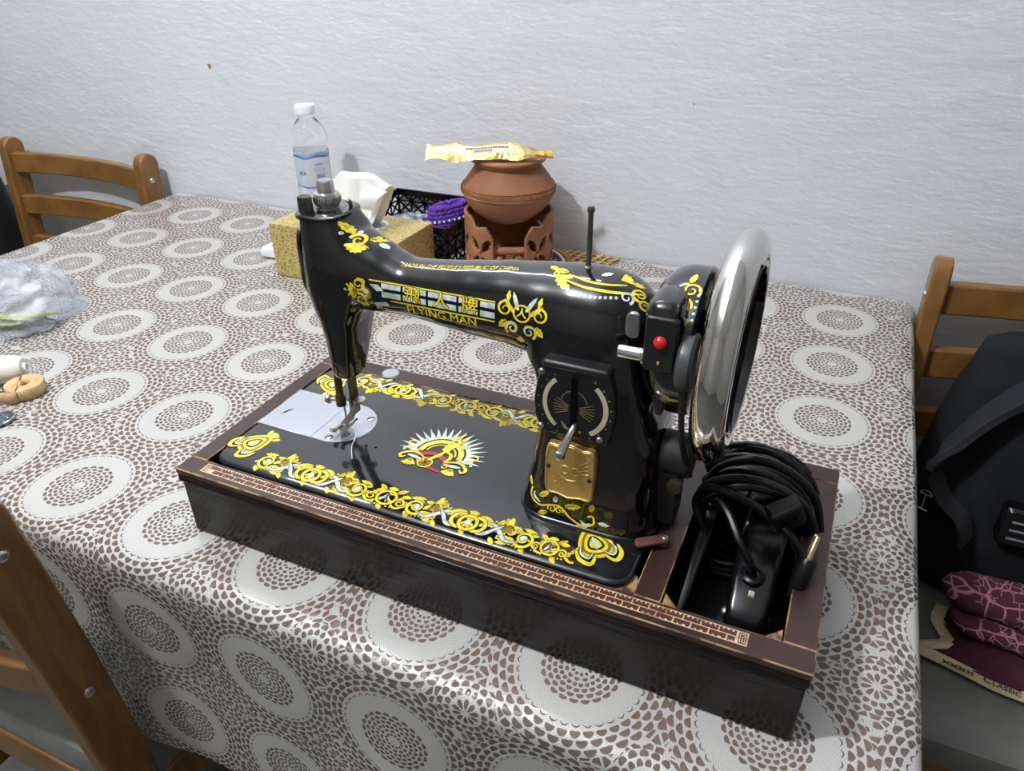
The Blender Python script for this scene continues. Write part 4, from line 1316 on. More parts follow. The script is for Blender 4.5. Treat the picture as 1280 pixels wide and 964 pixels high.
for k, pts in enumerate((
    [(.4250, .110, ZB - .010), (.4140, .118, ZB + .012), (.4230, .118, ZB + .029), (.4420, .112, ZB + .031), (.4640, .104, ZB + .030), (.4850, .094, ZB + .022), (.4960, .088, ZB + .008)],
    [(.4660, .0800, ZB - .010), (.4620, .0800, ZB + .002), (.4520, .085, ZB + .014), (.4400, .100, ZB + .024), (.4310, .108, ZB + .026), (.4270, .116, ZB + .018)],
    [(.4180, .125, ZB - .004), (.4170, .124, ZB + .022), (.4380, .120, ZB + .041), (.4650, .116, ZB + .046), (.4900, .112, ZB + .036), (.5020, .108, ZB + .014)],
    [(.4160, .140, ZB - .004), (.4220, .142, ZB + .028), (.4460, .140, ZB + .047), (.4720, .136, ZB + .048), (.4950, .130, ZB + .034), (.5040, .124, ZB + .010)])):
    B().tube(spline(pts, 8), .0030, 8).build('loose_cord', m_rubber, pd)
# flat black connector and the two-pin plug
rot = Matrix.Rotation(.5, 3, 'Z') @ Matrix.Rotation(-.45, 3, 'Y')
B().box((.4660, .0960, ZB + .024), (.4900, .1120, ZB + .042), rot).build('connector', m_rubber, pd, bevel=.003)
hp = Decal()
cc = Vector((.478, .104, ZB + .033))
ho = B()
for s in (-1, 1):
    p = cc + rot @ Vector((s * .0045, -.0082, .001))
    ho.tube([p, p + rot @ Vector((0, .0003, 0))], .0014, 10)
ho.build('connector_hole', m_hole, pd)
pg = B(); rings = []
for (y, w, h) in ((.0, .0125, .0062), (.003, .0135, .0068), (.012, .0130, .0066), (.022, .0085, .0050), (.030, .0045, .0040)):
    rings.append([Vector((u, y, v)) for u, v in sell(0, 0, w, h, 2.6, 24)])
pg.loft(rings)
prot = Matrix.Rotation(-.25, 3, 'Z') @ Matrix.Rotation(-2.2, 3, 'X') @ Matrix.Rotation(1.35, 3, 'Y')
pc = Vector((.4985, .0870, ZB + .014))
pg.v = [pc + prot @ p for p in pg.v]
plug = pg.build('plug', m_rubber, pd)
for s in (-1, 1):
    pn_ = B(); a = pc + prot @ Vector((s * .0085, .001, 0)); c = pc + prot @ Vector((s * .0085, -.017, 0))
    pn_.tube([a, a.lerp(c, .9), c], [.0020, .0020, .0012], 10)
    pn_.build('plug_pin', mat('pin_brass', rgb(216, 200, 160), 0.3, 0.9), plug)

# ================================================================== tissue box
tbx = empty('tissue_box', (-.208, .557, T))
tag(tbx, 'gold embossed tissue box with a white tissue pulled up, in front of the bottle', 'tissue box')
m_goldbox = mat('gold_foil', rgb(212, 188, 108), 0.36, 0.45)
nn = N(m_goldbox); bq = m_goldbox.node_tree.nodes['Principled BSDF']
nz = nn.noise(330, 2, .5)
nn.link(nn.mix(nn.ramp(nz, .50, .62), rgb(216, 196, 130), rgb(162, 134, 68)), bq.inputs['Base Color'])
nn.link(nn.bump(nz, .4, .001), bq.inputs['Normal'])
GX0, GX1, GY0, GY1, GH = -.3225, -.0935, .5070, .6080, .0850
B().box((GX0, GY0, T + .0015), (GX1, GY1, T + GH)).build('carton', m_goldbox, tbx, bevel=.0012)
oc = (-.196, .561)
B().prism([(oc[0] + .052 * cos(2 * pi * k / 36), oc[1] + .030 * sin(2 * pi * k / 36)) for k in range(36)], T + GH - .0005, T + GH + .0008).build('opening_rim', mat('silver_card', rgb(222, 222, 226), 0.35), tbx)
B().prism([(oc[0] + .046 * cos(2 * pi * k / 36), oc[1] + .024 * sin(2 * pi * k / 36)) for k in range(36)], T + GH + .0008, T + GH + .0014).build('opening_film', mat('film_blue', rgb(176, 190, 216), 0.2), tbx)
def tissue():
    """two crumpled plies standing out of the slot, the right end folded over"""
    V = []; F = []
    def ply(nu, nv, fn):
        n0 = len(V); w = nu + 1
        for j in range(nv + 1):
            for i in range(nu + 1):
                V.append(fn(i / nu, j / nv))
        for j in range(nv):
            for i in range(nu):
                F.append((n0 + j * w + i, n0 + j * w + i + 1, n0 + (j + 1) * w + i + 1, n0 + (j + 1) * w + i))
    zb = T + GH + .0015
    top = [(0, .030), (.12, .056), (.30, .0735), (.55, .0720), (.80, .0700), (1, .0620)]
    def face(y0, amp, ph):
        def fn(u, v):
            x0 = oc[0] - .030 + .062 * u
            x1 = oc[0] - .053 + .120 * u
            h = lerp_table(top, u)[0]
            x = x0 + (x1 - x0) * v ** .8
            fold = amp * (sin(u * 11 + ph) + .6 * sin(u * 23 + 2 * ph)) * (1 - .55 * v)
            y = oc[1] + y0 + fold + .010 * v - .012 * u * v
            return (x, y, zb + h * v + .003 * sin(u * 9 + ph) * v)
        return fn
    ply(48, 24, face(-.012, .0048, .4))
    ply(48, 24, face(.006, .0040, 2.1))
    def closing(u, v):                       # crest joining the plies
        a = face(-.012, .0048, .4)(u, 1.0); b_ = face(.006, .0040, 2.1)(u, 1.0)
        return (a[0] + (b_[0] - a[0]) * v, a[1] + (b_[1] - a[1]) * v, a[2] + (b_[2] - a[2]) * v + .003 * sin(pi * v))
    ply(48, 4, closing)
    def flap(u, v):                          # folded corner at the right
        c0 = Vector((oc[0] + .036 + .036 * v, oc[1] - .016 - .006 * v, zb + .066 - .006 * v))
        c1 = Vector((oc[0] + .028 + .018 * v, oc[1] - .034 + .010 * v, zb + .034 - .004 * v))
        p = c0.lerp(c1, u)
        return (p.x, p.y - .006 * sin(pi * u), p.z + .004 * sin(pi * u))
    ply(12, 10, flap)
    m = mat('tissue_paper', rgb(243, 242, 238), 0.85)
    return obj('tissue', V, F, m, tbx)
tissue()

# ================================================================== water bottle
bx, by = -.372, .690
wb_ = empty('water_bottle', (bx, by, T))
tag(wb_, 'clear plastic water bottle with white cap and blue label by the wall', 'bottle')
m_pet = mat('clear_plastic', (1, 1, 1, 1), 0.04, trans=1.0, ior=1.18)
prof = [(.0001, .003), (.020, .0015), (.0265, .004), (.0285, .012), (.0290, .030), (.0280, .040), (.0290, .050), (.0290, .085), (.0280, .092), (.0275, .100), (.0285, .108), (.0290, .120), (.0287, .134), (.0287, .150), (.0284, .160), (.0300, .166), (.0302, .172), (.0290, .179), (.0245, .188), (.0185, .196), (.0145, .202), (.0130, .206), (.0125, .213), (.0001, .213)]
B().lathe([(r, z + T) for r, z in prof], (bx, by, 0), 40).build('bottle_body', m_pet, wb_)
B().lathe([(.0001, T + .2085), (.0160, T + .2085), (.0168, T + .2095), (.0168, T + .2190), (.0155, T + .2225), (.0001, T + .2230)], (bx, by, 0), 30).build('cap', mat('cap_white', rgb(238, 240, 242), 0.35), wb_)
m_label = mat('label_film', rgb(214, 222, 232), 0.25, alpha=0.45)
lab = B(); lab.lathe([(.02945, T + .080), (.02945, T + .153)], (bx, by, 0), 40, capends=False)
lab.build('label', m_label, wb_)
va = atan2(-.3437 - by, .4724 - bx)         # side of the bottle that shows in the room
def lab_fn(u, v, o):
    a = va + u / .0295
    return (bx + (.0296 + o) * cos(a), by + (.0296 + o) * sin(a), T + v + .018)
ld = Decal()
for (z, amp, w, m) in ((.1300, .0010, .0045, 0), (.1255, .0016, .0028, 1), (.0760, .0012, .0022, 1)):
    ld.ribbon([(u, z + amp * sin(u * 160)) for u in [-.046 + .092 * k / 40 for k in range(41)]], w, m, 0)
for k in range(5):
    ld.rect(.0035 + k * .0032, .0865, .0035 + k * .0032 + .0022, .0985, 2, 0, 1, 1)
ld.rect(.0035, .1130, .0175, .1145, 2, 0, 4, 1); ld.rect(.0050, .1110, .0160, .1120, 2, 0, 4, 1)
for k, m in enumerate((3, 3, 1)):
    ld.ring(.0040 + k * .0070, .1045, .0017, .0009, m, 0, 0, 2 * pi, 12)
ld.text('ELA', -.0190, .0985, .0085, 1, 0, .9, .0002)
ld.build('label_print', lab_fn, wb_, [mat('print_lightblue', rgb(150, 186, 220), 0.4), mat('print_blue', rgb(64, 104, 176), 0.4), mat('print_violet', rgb(150, 150, 200), 0.4), mat('print_green', rgb(110, 156, 110), 0.4)])

# ================================================================== black basket with its contents
bk = empty('plastic_basket', (-.168, .700, T))
tag(bk, 'black perforated plastic basket behind the tissue box', 'basket')
KX0, KX1, KY0, KY1, KH = -.2650, -.0780, .6230, .7820, .0720
B().box((KX0 + .006, KY0 + .006, T + .0015), (KX1 - .006, KY1 - .006, T + .004)).build('basket_floor', m_plastic, bk)
def lattice_wall(p0, p1, name):
    p0 = Vector(p0); p1 = Vector(p1); L = (p1 - p0).length; ux = (p1 - p0) / L
    nrm = Vector((-ux.y, ux.x, 0))
    w = B()
    def P(u, z, h): return p0 + ux * u + nrm * h + Vector((0, 0, z))
    def bar(u0, z0_, u1, z1_, wd):
        d = Vector((u1 - u0, z1_ - z0_)); d.normalize(); nx, nz_ = -d.y * wd / 2, d.x * wd / 2
        q = [(u0 + nx, z0_ + nz_), (u1 + nx, z1_ + nz_), (u1 - nx, z1_ - nz_), (u0 - nx, z0_ - nz_)]
        w.prism(q, -.001, .001, lambda a, b, h: P(a, b, h))
    n = max(4, int(L / .0125)); du = L / n; rows = 5; dz = (KH - .016) / rows
    for i in range(n):
        for j in range(rows):
            u = i * du; z = .006 + j * dz
            if (i + j) % 2 == 0: bar(u, z, u + du, z + dz, .0030)
            else: bar(u + du, z, u, z + dz, .0030)
    for j in range(rows + 1):
        if j % 2 == 0 or j == rows: bar(0, .006 + j * dz, L, .006 + j * dz, .0030)
    for i in range(n + 1):
        if i % 2 == 0: bar(min(max(i * du, .001), L - .001), .002, min(max(i * du, .001), L - .001), KH - .008, .0026)
    w.v = [v + Vector((0, 0, T)) for v in w.v] if False else w.v
    w.box((0, 0, 0), (0, 0, 0)) if False else None
    w.prism([(0, .0015), (L, .0015), (L, .007), (0, .007)], -.0012, .0012, lambda a, b, h: P(a, b, h))
    w.prism([(-.002, KH - .011), (L + .002, KH - .011), (L + .002, KH), (-.002, KH)], -.0022, .0022, lambda a, b, h: P(a, b, h))
    return w.build('basket_wall', m_plastic, bk, smooth=False, sharp=None)
c_ = [(KX0, KY0, T), (KX1, KY0, T), (KX1, KY1, T), (KX0, KY1, T)]
for i in range(4):
    lattice_wall(c_[i], c_[(i + 1) % 4], 'basket_wall')
# purple crochet purse
def lumpy(center, rad, seed, amp, freq, nu=44, nv=26, sq=2.4):
    V = []; F = []
    for j in range(nv + 1):
        ph = -pi / 2 + pi * j / nv
        for i in range(nu):
            th = 2 * pi * i / nu
            d = Vector((cos(ph) * cos(th), cos(ph) * sin(th), sin(ph)))
            k = 1 / (abs(d.x) ** sq + abs(d.y) ** sq + abs(d.z) ** sq) ** (1 / sq)
            nz_ = 1 + amp * noise.noise(d * freq + Vector((seed, 0, 0)))
            V.append(Vector(center) + Vector((d.x * rad[0], d.y * rad[1], d.z * rad[2])) * k * nz_)
    for j in range(nv):
        for i in range(nu):
            F.append((j * nu + i, j * nu + (i + 1) % nu, (j + 1) * nu + (i + 1) % nu, (j + 1) * nu + i))
    return V, F
pc0 = Vector((-.112, .690, T + .066))
cr = empty('crochet_purse', (pc0.x, pc0.y, T + .040))
tag(cr, 'purple crochet purse with white trim lying in the black basket', 'purse')
m_purple = mat('purple_yarn', rgb(112, 62, 176), 0.85, color2=rgb(78, 40, 130), noise_scale=160, bump=.9, bump_scale=240, bump_dist=.003)
bb = B()
RM = Matrix.Rotation(.45, 3, 'Z')
for lev in range(7):
    z = -.020 + lev * .0066
    k = 1 - .05 * abs(lev - 3)
    path = []
    for i in range(64):
        a = 2 * pi * i / 64
        wob = 1 + .06 * sin(a * 16 + lev)
        path.append(pc0 + RM @ Vector((.032 * k * wob * cos(a), .018 * k * wob * sin(a), z + .0012 * sin(a * 20 + lev * 2) + .006 * cos(a))))
    bb.tube(path, .0040, 7, closed=True)
bb.build('knitted_body', m_purple, cr)
V, F = lumpy(pc0 + Vector((0, 0, .012)), (.027, .015, .006), 4, .2, 8, 30, 14)
V = [pc0 + RM @ (v - pc0) for v in V]
obj('yarn_top', V, F, m_purple, cr)
tr2 = B()
for i in range(14):
    a = pi + pi * i / 13 + .2
    p = pc0 + RM @ Vector((.0345 * cos(a), .0205 * sin(a), .000 + .006 * cos(a)))
    tr2.lathe([(.0001, -.0026), (.0022, -.0015), (.0026, 0), (.0022, .0015), (.0001, .0026)], p, 8)
tr2.build('white_trim', mat('white_yarn', rgb(226, 220, 232), 0.85), cr)
# clear packet beside the purse
V, F = lumpy((-.172, .680, T + .054), (.034, .024, .010), 2.2, .5, 5, 30, 16, 3)
o = obj('clear_packet', V, F, mat('packet_film', rgb(170, 178, 190), 0.15, 0.2, color2=rgb(90, 98, 112), noise_scale=60))
tag(o, 'small crumpled silvery packet in the basket beside the purple purse', 'packet')

# ================================================================== trivet, clay burner, pot, sachet
px_, py_ = .0000, .6810
m_clay = mat('terracotta', rgb(160, 106, 72), 0.75, color2=rgb(140, 90, 60), noise_scale=16, bump=.12, bump_scale=260, bump_dist=.0006)
tv = empty('round_trivet', (px_, py_, T))
tag(tv, 'round wooden trivet with painted blue, white and red rings under the clay burner', 'trivet')
TVR = .1000
B().lathe([(.0001, T + .0012), (TVR - .004, T + .0012), (TVR, T + .004), (TVR, T + .0085), (TVR - .003, T + .0100), (.0001, T + .0100)], (px_, py_, 0), 56).build('wooden_disc', mat('pale_wood', rgb(168, 126, 72), 0.5), tv)
rg = Decal()
rg.disc(px_, py_, .0830, 0, 0, 48)
rg.ring(px_, py_, .0915, .0030, 2, 0, 0, 2 * pi, 60); rg.ring(px_, py_, .0870, .0040, 1, 1, 0, 2 * pi, 60); rg.ring(px_, py_, .0840, .0016, 3, 1, 0, 2 * pi, 60)
for k in range(40):
    a = 2 * pi * k / 40
    rg.leaf(px_ + .070 * cos(a), py_ + .070 * sin(a), a + .6, .0100, .0035, 1 if k % 2 else 2, 2, 1)
rg.build('painted_rings', lambda u, v, o: (u, v, T + .0100 + o), tv, [mat('tv_blue', rgb(42, 40, 92), 0.35), mat('tv_white', rgb(216, 208, 200), 0.4), mat('tv_red', rgb(120, 44, 34), 0.4), mat('tv_gold', rgb(190, 150, 80), 0.4)])
ZS = T + .0104
bn = empty('clay_burner', (px_, py_, ZS))
tag(bn, 'terracotta burner stand with leaf shaped cut-outs under the clay pot', 'burner')
fa = atan2(-.3437 - py_, .4724 - px_)          # the opening faces the room
RS = .0660; SH = .0900
def in_leaf(u, v, cx, cy, ang, ln, wd):
    dx, dy = u - cx, v - cy; c, s = cos(ang), sin(ang)
    a, b = dx * c + dy * s, -dx * s + dy * c
    f = a / ln
    return abs(f) < .5 and abs(b) < wd / 2 * cos(pi * f)
def stand_shell():
    nu, nv = 300, 72
    grid = {}; V = []; F = []
    gap = .0235
    L = 2 * pi * RS
    def top(u):
        d = abs(u)
        if d < gap + .012: return .058 + (d - gap) / .012 * .018
        if d < gap + .030: return .076 - (d - gap - .012) / .018 * .004
        if d < gap + .045: return .072 + (d - gap - .030) / .015 * .014
        return .086
    def solid(u, v):
        d = abs(u)
        if d < gap or v > top(u): return False
        m = (d - gap)
        for base_ in (0, 1, 2):
            mm = m - base_ * .046
            for (cx, cy, an, ln, wd) in ((.013, .046, -1.0, .026, .0115), (.013, .020, .75, .022, .0115), (.032, .046, .9, .026, .0105), (.032, .020, -.9, .024, .0105)):
                if in_leaf(mm, v, cx, cy, an, ln, wd): return False
            for (cx, cy, r) in ((.006, .051, .0026), (.022, .033, .0024), (.006, .009, .0028), (.006, .033, .0)):
                if (mm - cx) ** 2 + (v - cy) ** 2 < r * r: return False
        return True
    def vid(i, j):
        k = (i, j)
        if k not in grid:
            u = -L / 2 + L * i / nu; v = SH * j / nv
            a = fa + u / RS
            grid[k] = len(V)
            V.append((px_ + RS * cos(a), py_ + RS * sin(a), ZS + v))
        return grid[k]
    for i in range(nu):
        for j in range(nv):
            u = -L / 2 + L * (i + .5) / nu; v = SH * (j + .5) / nv
            if solid(u, v):
                F.append((vid(i, j), vid((i + 1) % nu if i + 1 < nu else 0, j), vid((i + 1) % nu if i + 1 < nu else 0, j + 1), vid(i, j + 1)))
    o = obj('pierced_shell', V, F, m_clay, bn)
    s_ = o.modifiers.new('soft', 'SMOOTH'); s_.factor = .5; s_.iterations = 3
    md = o.modifiers.new('thick', 'SOLIDIFY'); md.thickness = .0055; md.offset = 0
    o.data.set_sharp_from_angle(angle=radians(50))
stand_shell()
B().lathe([(.0001, ZS), (RS + .001, ZS), (RS + .001, ZS + .006), (.0001, ZS + .006)], (px_, py_, 0), 44).build('stand_floor', m_clay, bn)
fd = Vector((cos(fa), sin(fa), 0)); fs = Vector((-sin(fa), cos(fa), 0)); ctr = Vector((px_, py_, ZS))
def rod(a, c, r): return B().tube([a, a.lerp(c, .03), a.lerp(c, .97), c], [r * .8, r, r, r * .8], 12).build('clay_rod', m_clay, bn)
rod(ctr + fd * .052 - fs * .026 + Vector((0, 0, .037)), ctr + fd * .052 + fs * .026 + Vector((0, 0, .037)), .0058)
rod(ctr + fd * .050 - fs * .026 + Vector((0, 0, .016)), ctr + fd * .050 + fs * .026 + Vector((0, 0, .016)), .0052)
for s in (-1, 1):
    rod(ctr + fd * .063 + fs * s * .0155 + Vector((0, 0, .026)), ctr + fd * .030 + fs * s * .010 + Vector((0, 0, .020)), .0056)
    rod(ctr + fd * .063 + fs * s * .0155 + Vector((0, 0, .0105)), ctr + fd * .030 + fs * s * .010 + Vector((0, 0, .010)), .0050)
# pot
po = empty('clay_pot', (px_, py_, ZS + .055))
tag(po, 'round terracotta pot with a stamped band, resting on the burner stand', 'pot')
ZP = ZS + .0665
prof = [(.0001, .000), (.020, .0015), (.038, .008), (.054, .021), (.065, .035), (.0700, .046), (.0715, .054), (.0690, .060), (.0625, .070), (.0560, .079), (.0510, .085), (.0490, .089), (.0500, .0915), (.0545, .094), (.0570, .0965), (.0568, .099), (.0540, .1010), (.0500, .1015), (.0465, .0995), (.0455, .093), (.0490, .085), (.050, .075)]
B().lathe([(r, ZP + z) for r, z in prof], (px_, py_, 0), 56, capends=False).build('pot_body', m_clay, po)
B().lathe([(.0001, ZP + .1050), (.020, ZP + .1040), (.040, ZP + .1010), (.0455, ZP + .0975), (.044, ZP + .0940), (.0001, ZP + .0950)], (px_, py_, 0), 44).build('lid', m_clay, po)
bd2 = B()
for zz in (.0490, .0600):
    r = .0712 if zz < .05 else .0697
    bd2.tube([(px_ + r * cos(2 * pi * k / 60), py_ + r * sin(2 * pi * k / 60), ZP + zz) for k in range(60)], .0009, 6, closed=True)
for k in range(90):
    a = 2 * pi * k / 90
    bd2.box((-.0012, -.0007, -.0018), (.0012, .0007, .0018)) if False else None
    p = Vector((px_ + .0716 * cos(a), py_ + .0716 * sin(a), ZP + .0545))
    bd2.tube([p + Vector((0, 0, -.0022)), p + Vector((-sin(a) * .0014, cos(a) * .0014, .0022))], .0007, 5)
bd2.build('stamped_band', m_clay, po)
# gold sachet lying across the pot
sa = empty('gold_sachet', (px_, py_, ZP + .106))
tag(sa, 'long crinkled gold foil sachet lying across the top of the clay pot', 'sachet')
m_foil = mat('gold_film', rgb(226, 200, 128), 0.24, 0.75, bump=.8, bump_scale=70, bump_dist=.004)
# it lies roughly crosswise to the line of sight
ax = (Vector((cos(.37), sin(.37), 0))).normalized(); ay = Vector((-ax.y, ax.x, 0))
sc0 = Vector((px_ - .004, py_ - .040, ZP + .1135))
def sach(u, v, h):
    sag = -.004 * max(0, (abs(u + .012) - .055) / .05)
    wav = .0022 * sin(u * 95) * (v / .016) + .0016 * sin(u * 60 + 1)
    return sc0 + ax * u + ay * v + Vector((0, 0, wav + sag + h + .75 * v))
V = []; F = []; MI = []
nu, nv = 60, 12
for sd in (1, -1):
    for i in range(nu + 1):
        u = -.098 + .166 * i / nu
        hw = .0118 * (1 - .12 * sin(i * .35)) * (1.0 if i < 48 else 1 - (i - 48) / 12 * .68)
        for j in range(nv + 1):
            g = 2 * j / nv - 1
            puff = .0032 * (1 - g * g) * min(1, i / 6) * min(1, (nu - i) / 6)
            V.append(sach(u, g * hw, sd * puff + .0002 * sd))
w = nv + 1
for k in range(2):
    o_ = k * (nu + 1) * w
    for i in range(nu):
        for j in range(nv):
            F.append((o_ + i * w + j, o_ + i * w + j + 1, o_ + (i + 1) * w + j + 1, o_ + (i + 1) * w + j))
obj('foil_sleeve', V, F, m_foil, sa)
V = []; F = []
for i in range(41):
    u = -.082 + .118 * i / 40
    for j in range(5):
        g = (2 * j / 4 - 1) * .48
        V.append(sach(u, g * .0118, .0032 * (1 - g * g) * min(1, (u + .098) / .0166) + .0006))
for i in range(40):
    for j in range(4):
        F.append((i * 5 + j, i * 5 + j + 1, (i + 1) * 5 + j + 1, (i + 1) * 5 + j))
obj('paper_window', V, F, mat('window_paper', rgb(216, 208, 186), 0.35), sa)
wd_ = Decal()
rr = random.Random(11)
for row in range(2):
    u = -.040 if row == 0 else -.028
    while u < (.020 if row == 0 else -.004):
        l = rr.uniform(.0012, .0030)
        wd_.rect(u, .0012 - row * .0042 - .0010, u + l, .0012 - row * .0042 + .0014, 0, 0)
        u += l + .0009
wd_.build('fine_print', lambda u, v, o: sach(u, v, .0040 + o), sa, [mat('print_dark', rgb(60, 56, 50), 0.6)])
bb = B(); bb.loft([[sach(u, a, b + .001) for a, b in rrect(0, 0, w_, h_, h_ * .9, 3)] for u, w_, h_ in ((.060, .0045, .0022), (.070, .0034, .0022), (.072, .0044, .0028), (.0735, .0034, .0024), (.078, .0040, .0026), (.085, .0050, .0022))])
bb.build('twisted_end', mat('gold_end', rgb(176, 146, 66), 0.35, 0.6), sa)

# ================================================================== bamboo mat by the wall
bm_ = empty('bamboo_mat', (.110, .770, T))
tag(bm_, 'small woven bamboo lattice mat lying by the wall right of the burner', 'mat')
m_bam = mat('bamboo', rgb(196, 164, 108), 0.5, color2=rgb(168, 134, 82), noise_scale=40)
for k in range(5):
    y = .7270 + k * .0130
    B().box((.055, y - .0022, T + .0015), (.150, y + .0022, T + .0032)).build('slat', m_bam, bm_)
for k in range(7):
    x = .060 + k * .0142
    B().box((x - .0020, .722, T + .0033), (x + .0020, .785, T + .0048), Matrix.Rotation(-.25, 3, 'Z')).build('slat', m_bam, bm_)

# white handset left of the tissue box
hs_ = empty('white_remote', (-.372, .575, T))
tag(hs_, 'small white plastic handset lying left of the gold tissue box', 'remote')
bb = B()
bb.loft([[Vector((x, y, T + z)) for x, y in rrect(-.3665, .5760, .034 - i, .019 - i, .008, 5)] for i, z in ((.004, .0015), (0, .004), (0, .012), (.002, .0165), (.006, .018))])
bb.build('shell', mat('white_plastic', rgb(232, 234, 236), 0.35), hs_)
B().prism(rrect(-.3720, .5740, .012, .006, .003, 4), T + .0178, T + .0188).build('grey_button', mat('grey_plastic', rgb(176, 180, 184), 0.4), hs_)

# ================================================================== things at the left
# plastic bag with greens
def crumple(center, rad, seed, rot=0.0, flat=-.2, nu=70, nv=40):
    V = []; F = []
    for j in range(nv + 1):
        ph = -pi / 2 + pi * j / nv
        for i in range(nu):
            th = 2 * pi * i / nu
            d = Vector((cos(ph) * cos(th), cos(ph) * sin(th), sin(ph)))
            k = 1 / (abs(d.x) ** 3 + abs(d.y) ** 3 + abs(d.z) ** 3) ** (1 / 3)
            r = 1 + .22 * abs(noise.noise(d * 2.6 + Vector((seed, 1, 2)))) + .16 * abs(noise.noise(d * 6.0 + Vector((seed, 7, 2)))) + .05 * noise.noise(d * 14 + Vector((seed, 3, 9))) - .16
            p = Vector((d.x * rad[0], d.y * rad[1], max(d.z, flat) * rad[2])) * k * r
            p = Matrix.Rotation(rot, 3, 'Z') @ p
            p = Vector(center) + p
            p.z = max(p.z, T + .002 + .0008 * abs(noise.noise(d * 9)))
            V.append(p)
    for j in range(nv):
        for i in range(nu):
            F.append((j * nu + i, j * nu + (i + 1) % nu, (j + 1) * nu + (i + 1) % nu, (j + 1) * nu + i))
    return V, F
bag = empty('plastic_bag', (-.545, .235, T))
tag(bag, 'crumpled clear plastic bag with yellow-green strips inside, at the left', 'bag')
m_bag = bpy.data.materials.new('bag_film'); m_bag.use_nodes = True
nb_ = N(m_bag); tr0 = nb_.new('ShaderNodeBsdfTransparent'); tr0.inputs[0].default_value = (.97, .98, 1, 1)
pb_ = m_bag.node_tree.nodes['Principled BSDF']; pb_.inputs['Base Color'].default_value = rgb(226, 230, 238); pb_.inputs['Roughness'].default_value = .12
nb_.link(nb_.bump(nb_.noise(24, 2, .5), 0.8, .014), pb_.inputs['Normal'])
mx = nb_.new('ShaderNodeMixShader')
nb_.link(nb_.math('ADD', nb_.math('MULTIPLY', nb_.ramp(nb_.noise(20, 2), .40, .68), .30), .16), mx.inputs[0])
nb_.link(tr0.outputs[0], mx.inputs[1]); nb_.link(pb_.outputs[0], mx.inputs[2])
nb_.link(mx.outputs[0], m_bag.node_tree.nodes['Material Output'].inputs['Surface'])
V, F = crumple((-.572, .232, T + .014), (.092, .078, .060), 3.3, .35)
obj('film', V, F, m_bag, bag)
m_green = mat('green_strip', rgb(186, 194, 116), 0.5, color2=rgb(150, 166, 84), noise_scale=30)
rr = random.Random(4)
for k in range(6):
    a = .55 + rr.uniform(-.35, .35); x = -.530 + rr.uniform(-.035, .03); y = .205 + rr.uniform(-.022, .03); l = rr.uniform(.035, .055)
    rings = []
    for i in range(9):
        f = i / 8 * 2 - 1; wdt = .0075 * (1 - f * f * .8)
        c = Vector((x + f * l * cos(a), y + f * l * sin(a), T + .0065 + .004 * k * .6 + .003 * sin(f * 3 + k)))
        nr = Vector((-sin(a), cos(a), 0))
        rings.append([c + nr * wdt, c + Vector((0, 0, .0014)), c - nr * wdt, c - Vector((0, 0, .0014))])
    B().loft(rings).build('green_strip', m_green, bag)
# thread reel
m_yarn = mat('cream_cotton', rgb(232, 228, 218), 0.8, bump=.4, bump_scale=400, bump_dist=.0008, stretch=(6, 1, 1))
rl_ = empty('thread_reel', (-.402, .108, T))
tag(rl_, 'white thread reel lying behind the tape measure at the left edge', 'thread reel')
prof = [(.0001, -.030), (.011, -.030), (.0145, -.027), (.0165, -.018), (.0165, .012), (.0150, .024), (.0115, .030), (.0001, .031)]
ra = B(); ra.lathe(prof, (0, 0, 0), 28, 'X')
RQ = Matrix.Rotation(.62, 3, 'Z')
def place(b, c): b.v = [Vector(c) + RQ @ v for v in b.v]
place(ra, (-.4060, .1050, T + .0185)); ra.build('thread_winding', m_yarn, rl_)
rb = B(); rb.lathe([(.0001, .0295), (.0060, .0295), (.0060, .0335), (.0035, .0338), (.0035, .031)], (0, 0, 0), 20, 'X'); place(rb, (-.4060, .1050, T + .0185)); rb.build('spool_core', mat('white_spool', rgb(236, 236, 232), .4), rl_)
# tape measure
tm = empty('tape_measure', (-.356, .101, T))
tag(tm, 'rolled beige tape measure with its loose end trailing left', 'tape measure')
m_tape = mat('tape_vinyl', rgb(214, 182, 134), 0.5, color2=rgb(196, 162, 114), noise_scale=60)
tcx, tcy = -.3560, .1015
sp_path = []
for k in range(260):
    f = k / 259; a = 2 * pi * 9 * f; r = .0075 + .0130 * f
    sp_path.append((tcx + r * cos(a + 2.6), tcy + r * sin(a + 2.6)))
sx, sy = sp_path[-1]
ang = atan2(sy - sp_path[-3][1], sx - sp_path[-3][0])
tail = [(-.3455, .0825), (-.3620, .0740), (-.3820, .0720), (-.4000, .0690)]
sp_path += [(p.x, p.y) for p in spline([(sx, sy, 0)] + [(a, b, 0) for a, b in tail], 8)][1:]
V = []; F = []
for (x, y) in sp_path:
    V.append((x, y, T + .0016)); V.append((x, y, T + .0150))
for i in range(len(sp_path) - 1): F.append((2 * i, 2 * i + 2, 2 * i + 3, 2 * i + 1))
to = obj('tape_band', V, F, m_tape, tm)
md = to.modifiers.new('thick', 'SOLIDIFY'); md.thickness = .0014; md.offset = 0
tk = B()
for k in range(40):
    a = 2 * pi * k / 40; r = .0213; hgt = .0040 if k % 5 else .0068
    p = Vector((tcx + r * cos(a), tcy + r * sin(a), T + .0150 - hgt))
    tk.tube([p, p + Vector((0, 0, hgt - .0006))], .00025, 4)
tk.build('tick_mark', mat('ink', rgb(70, 50, 40), .6), tm)
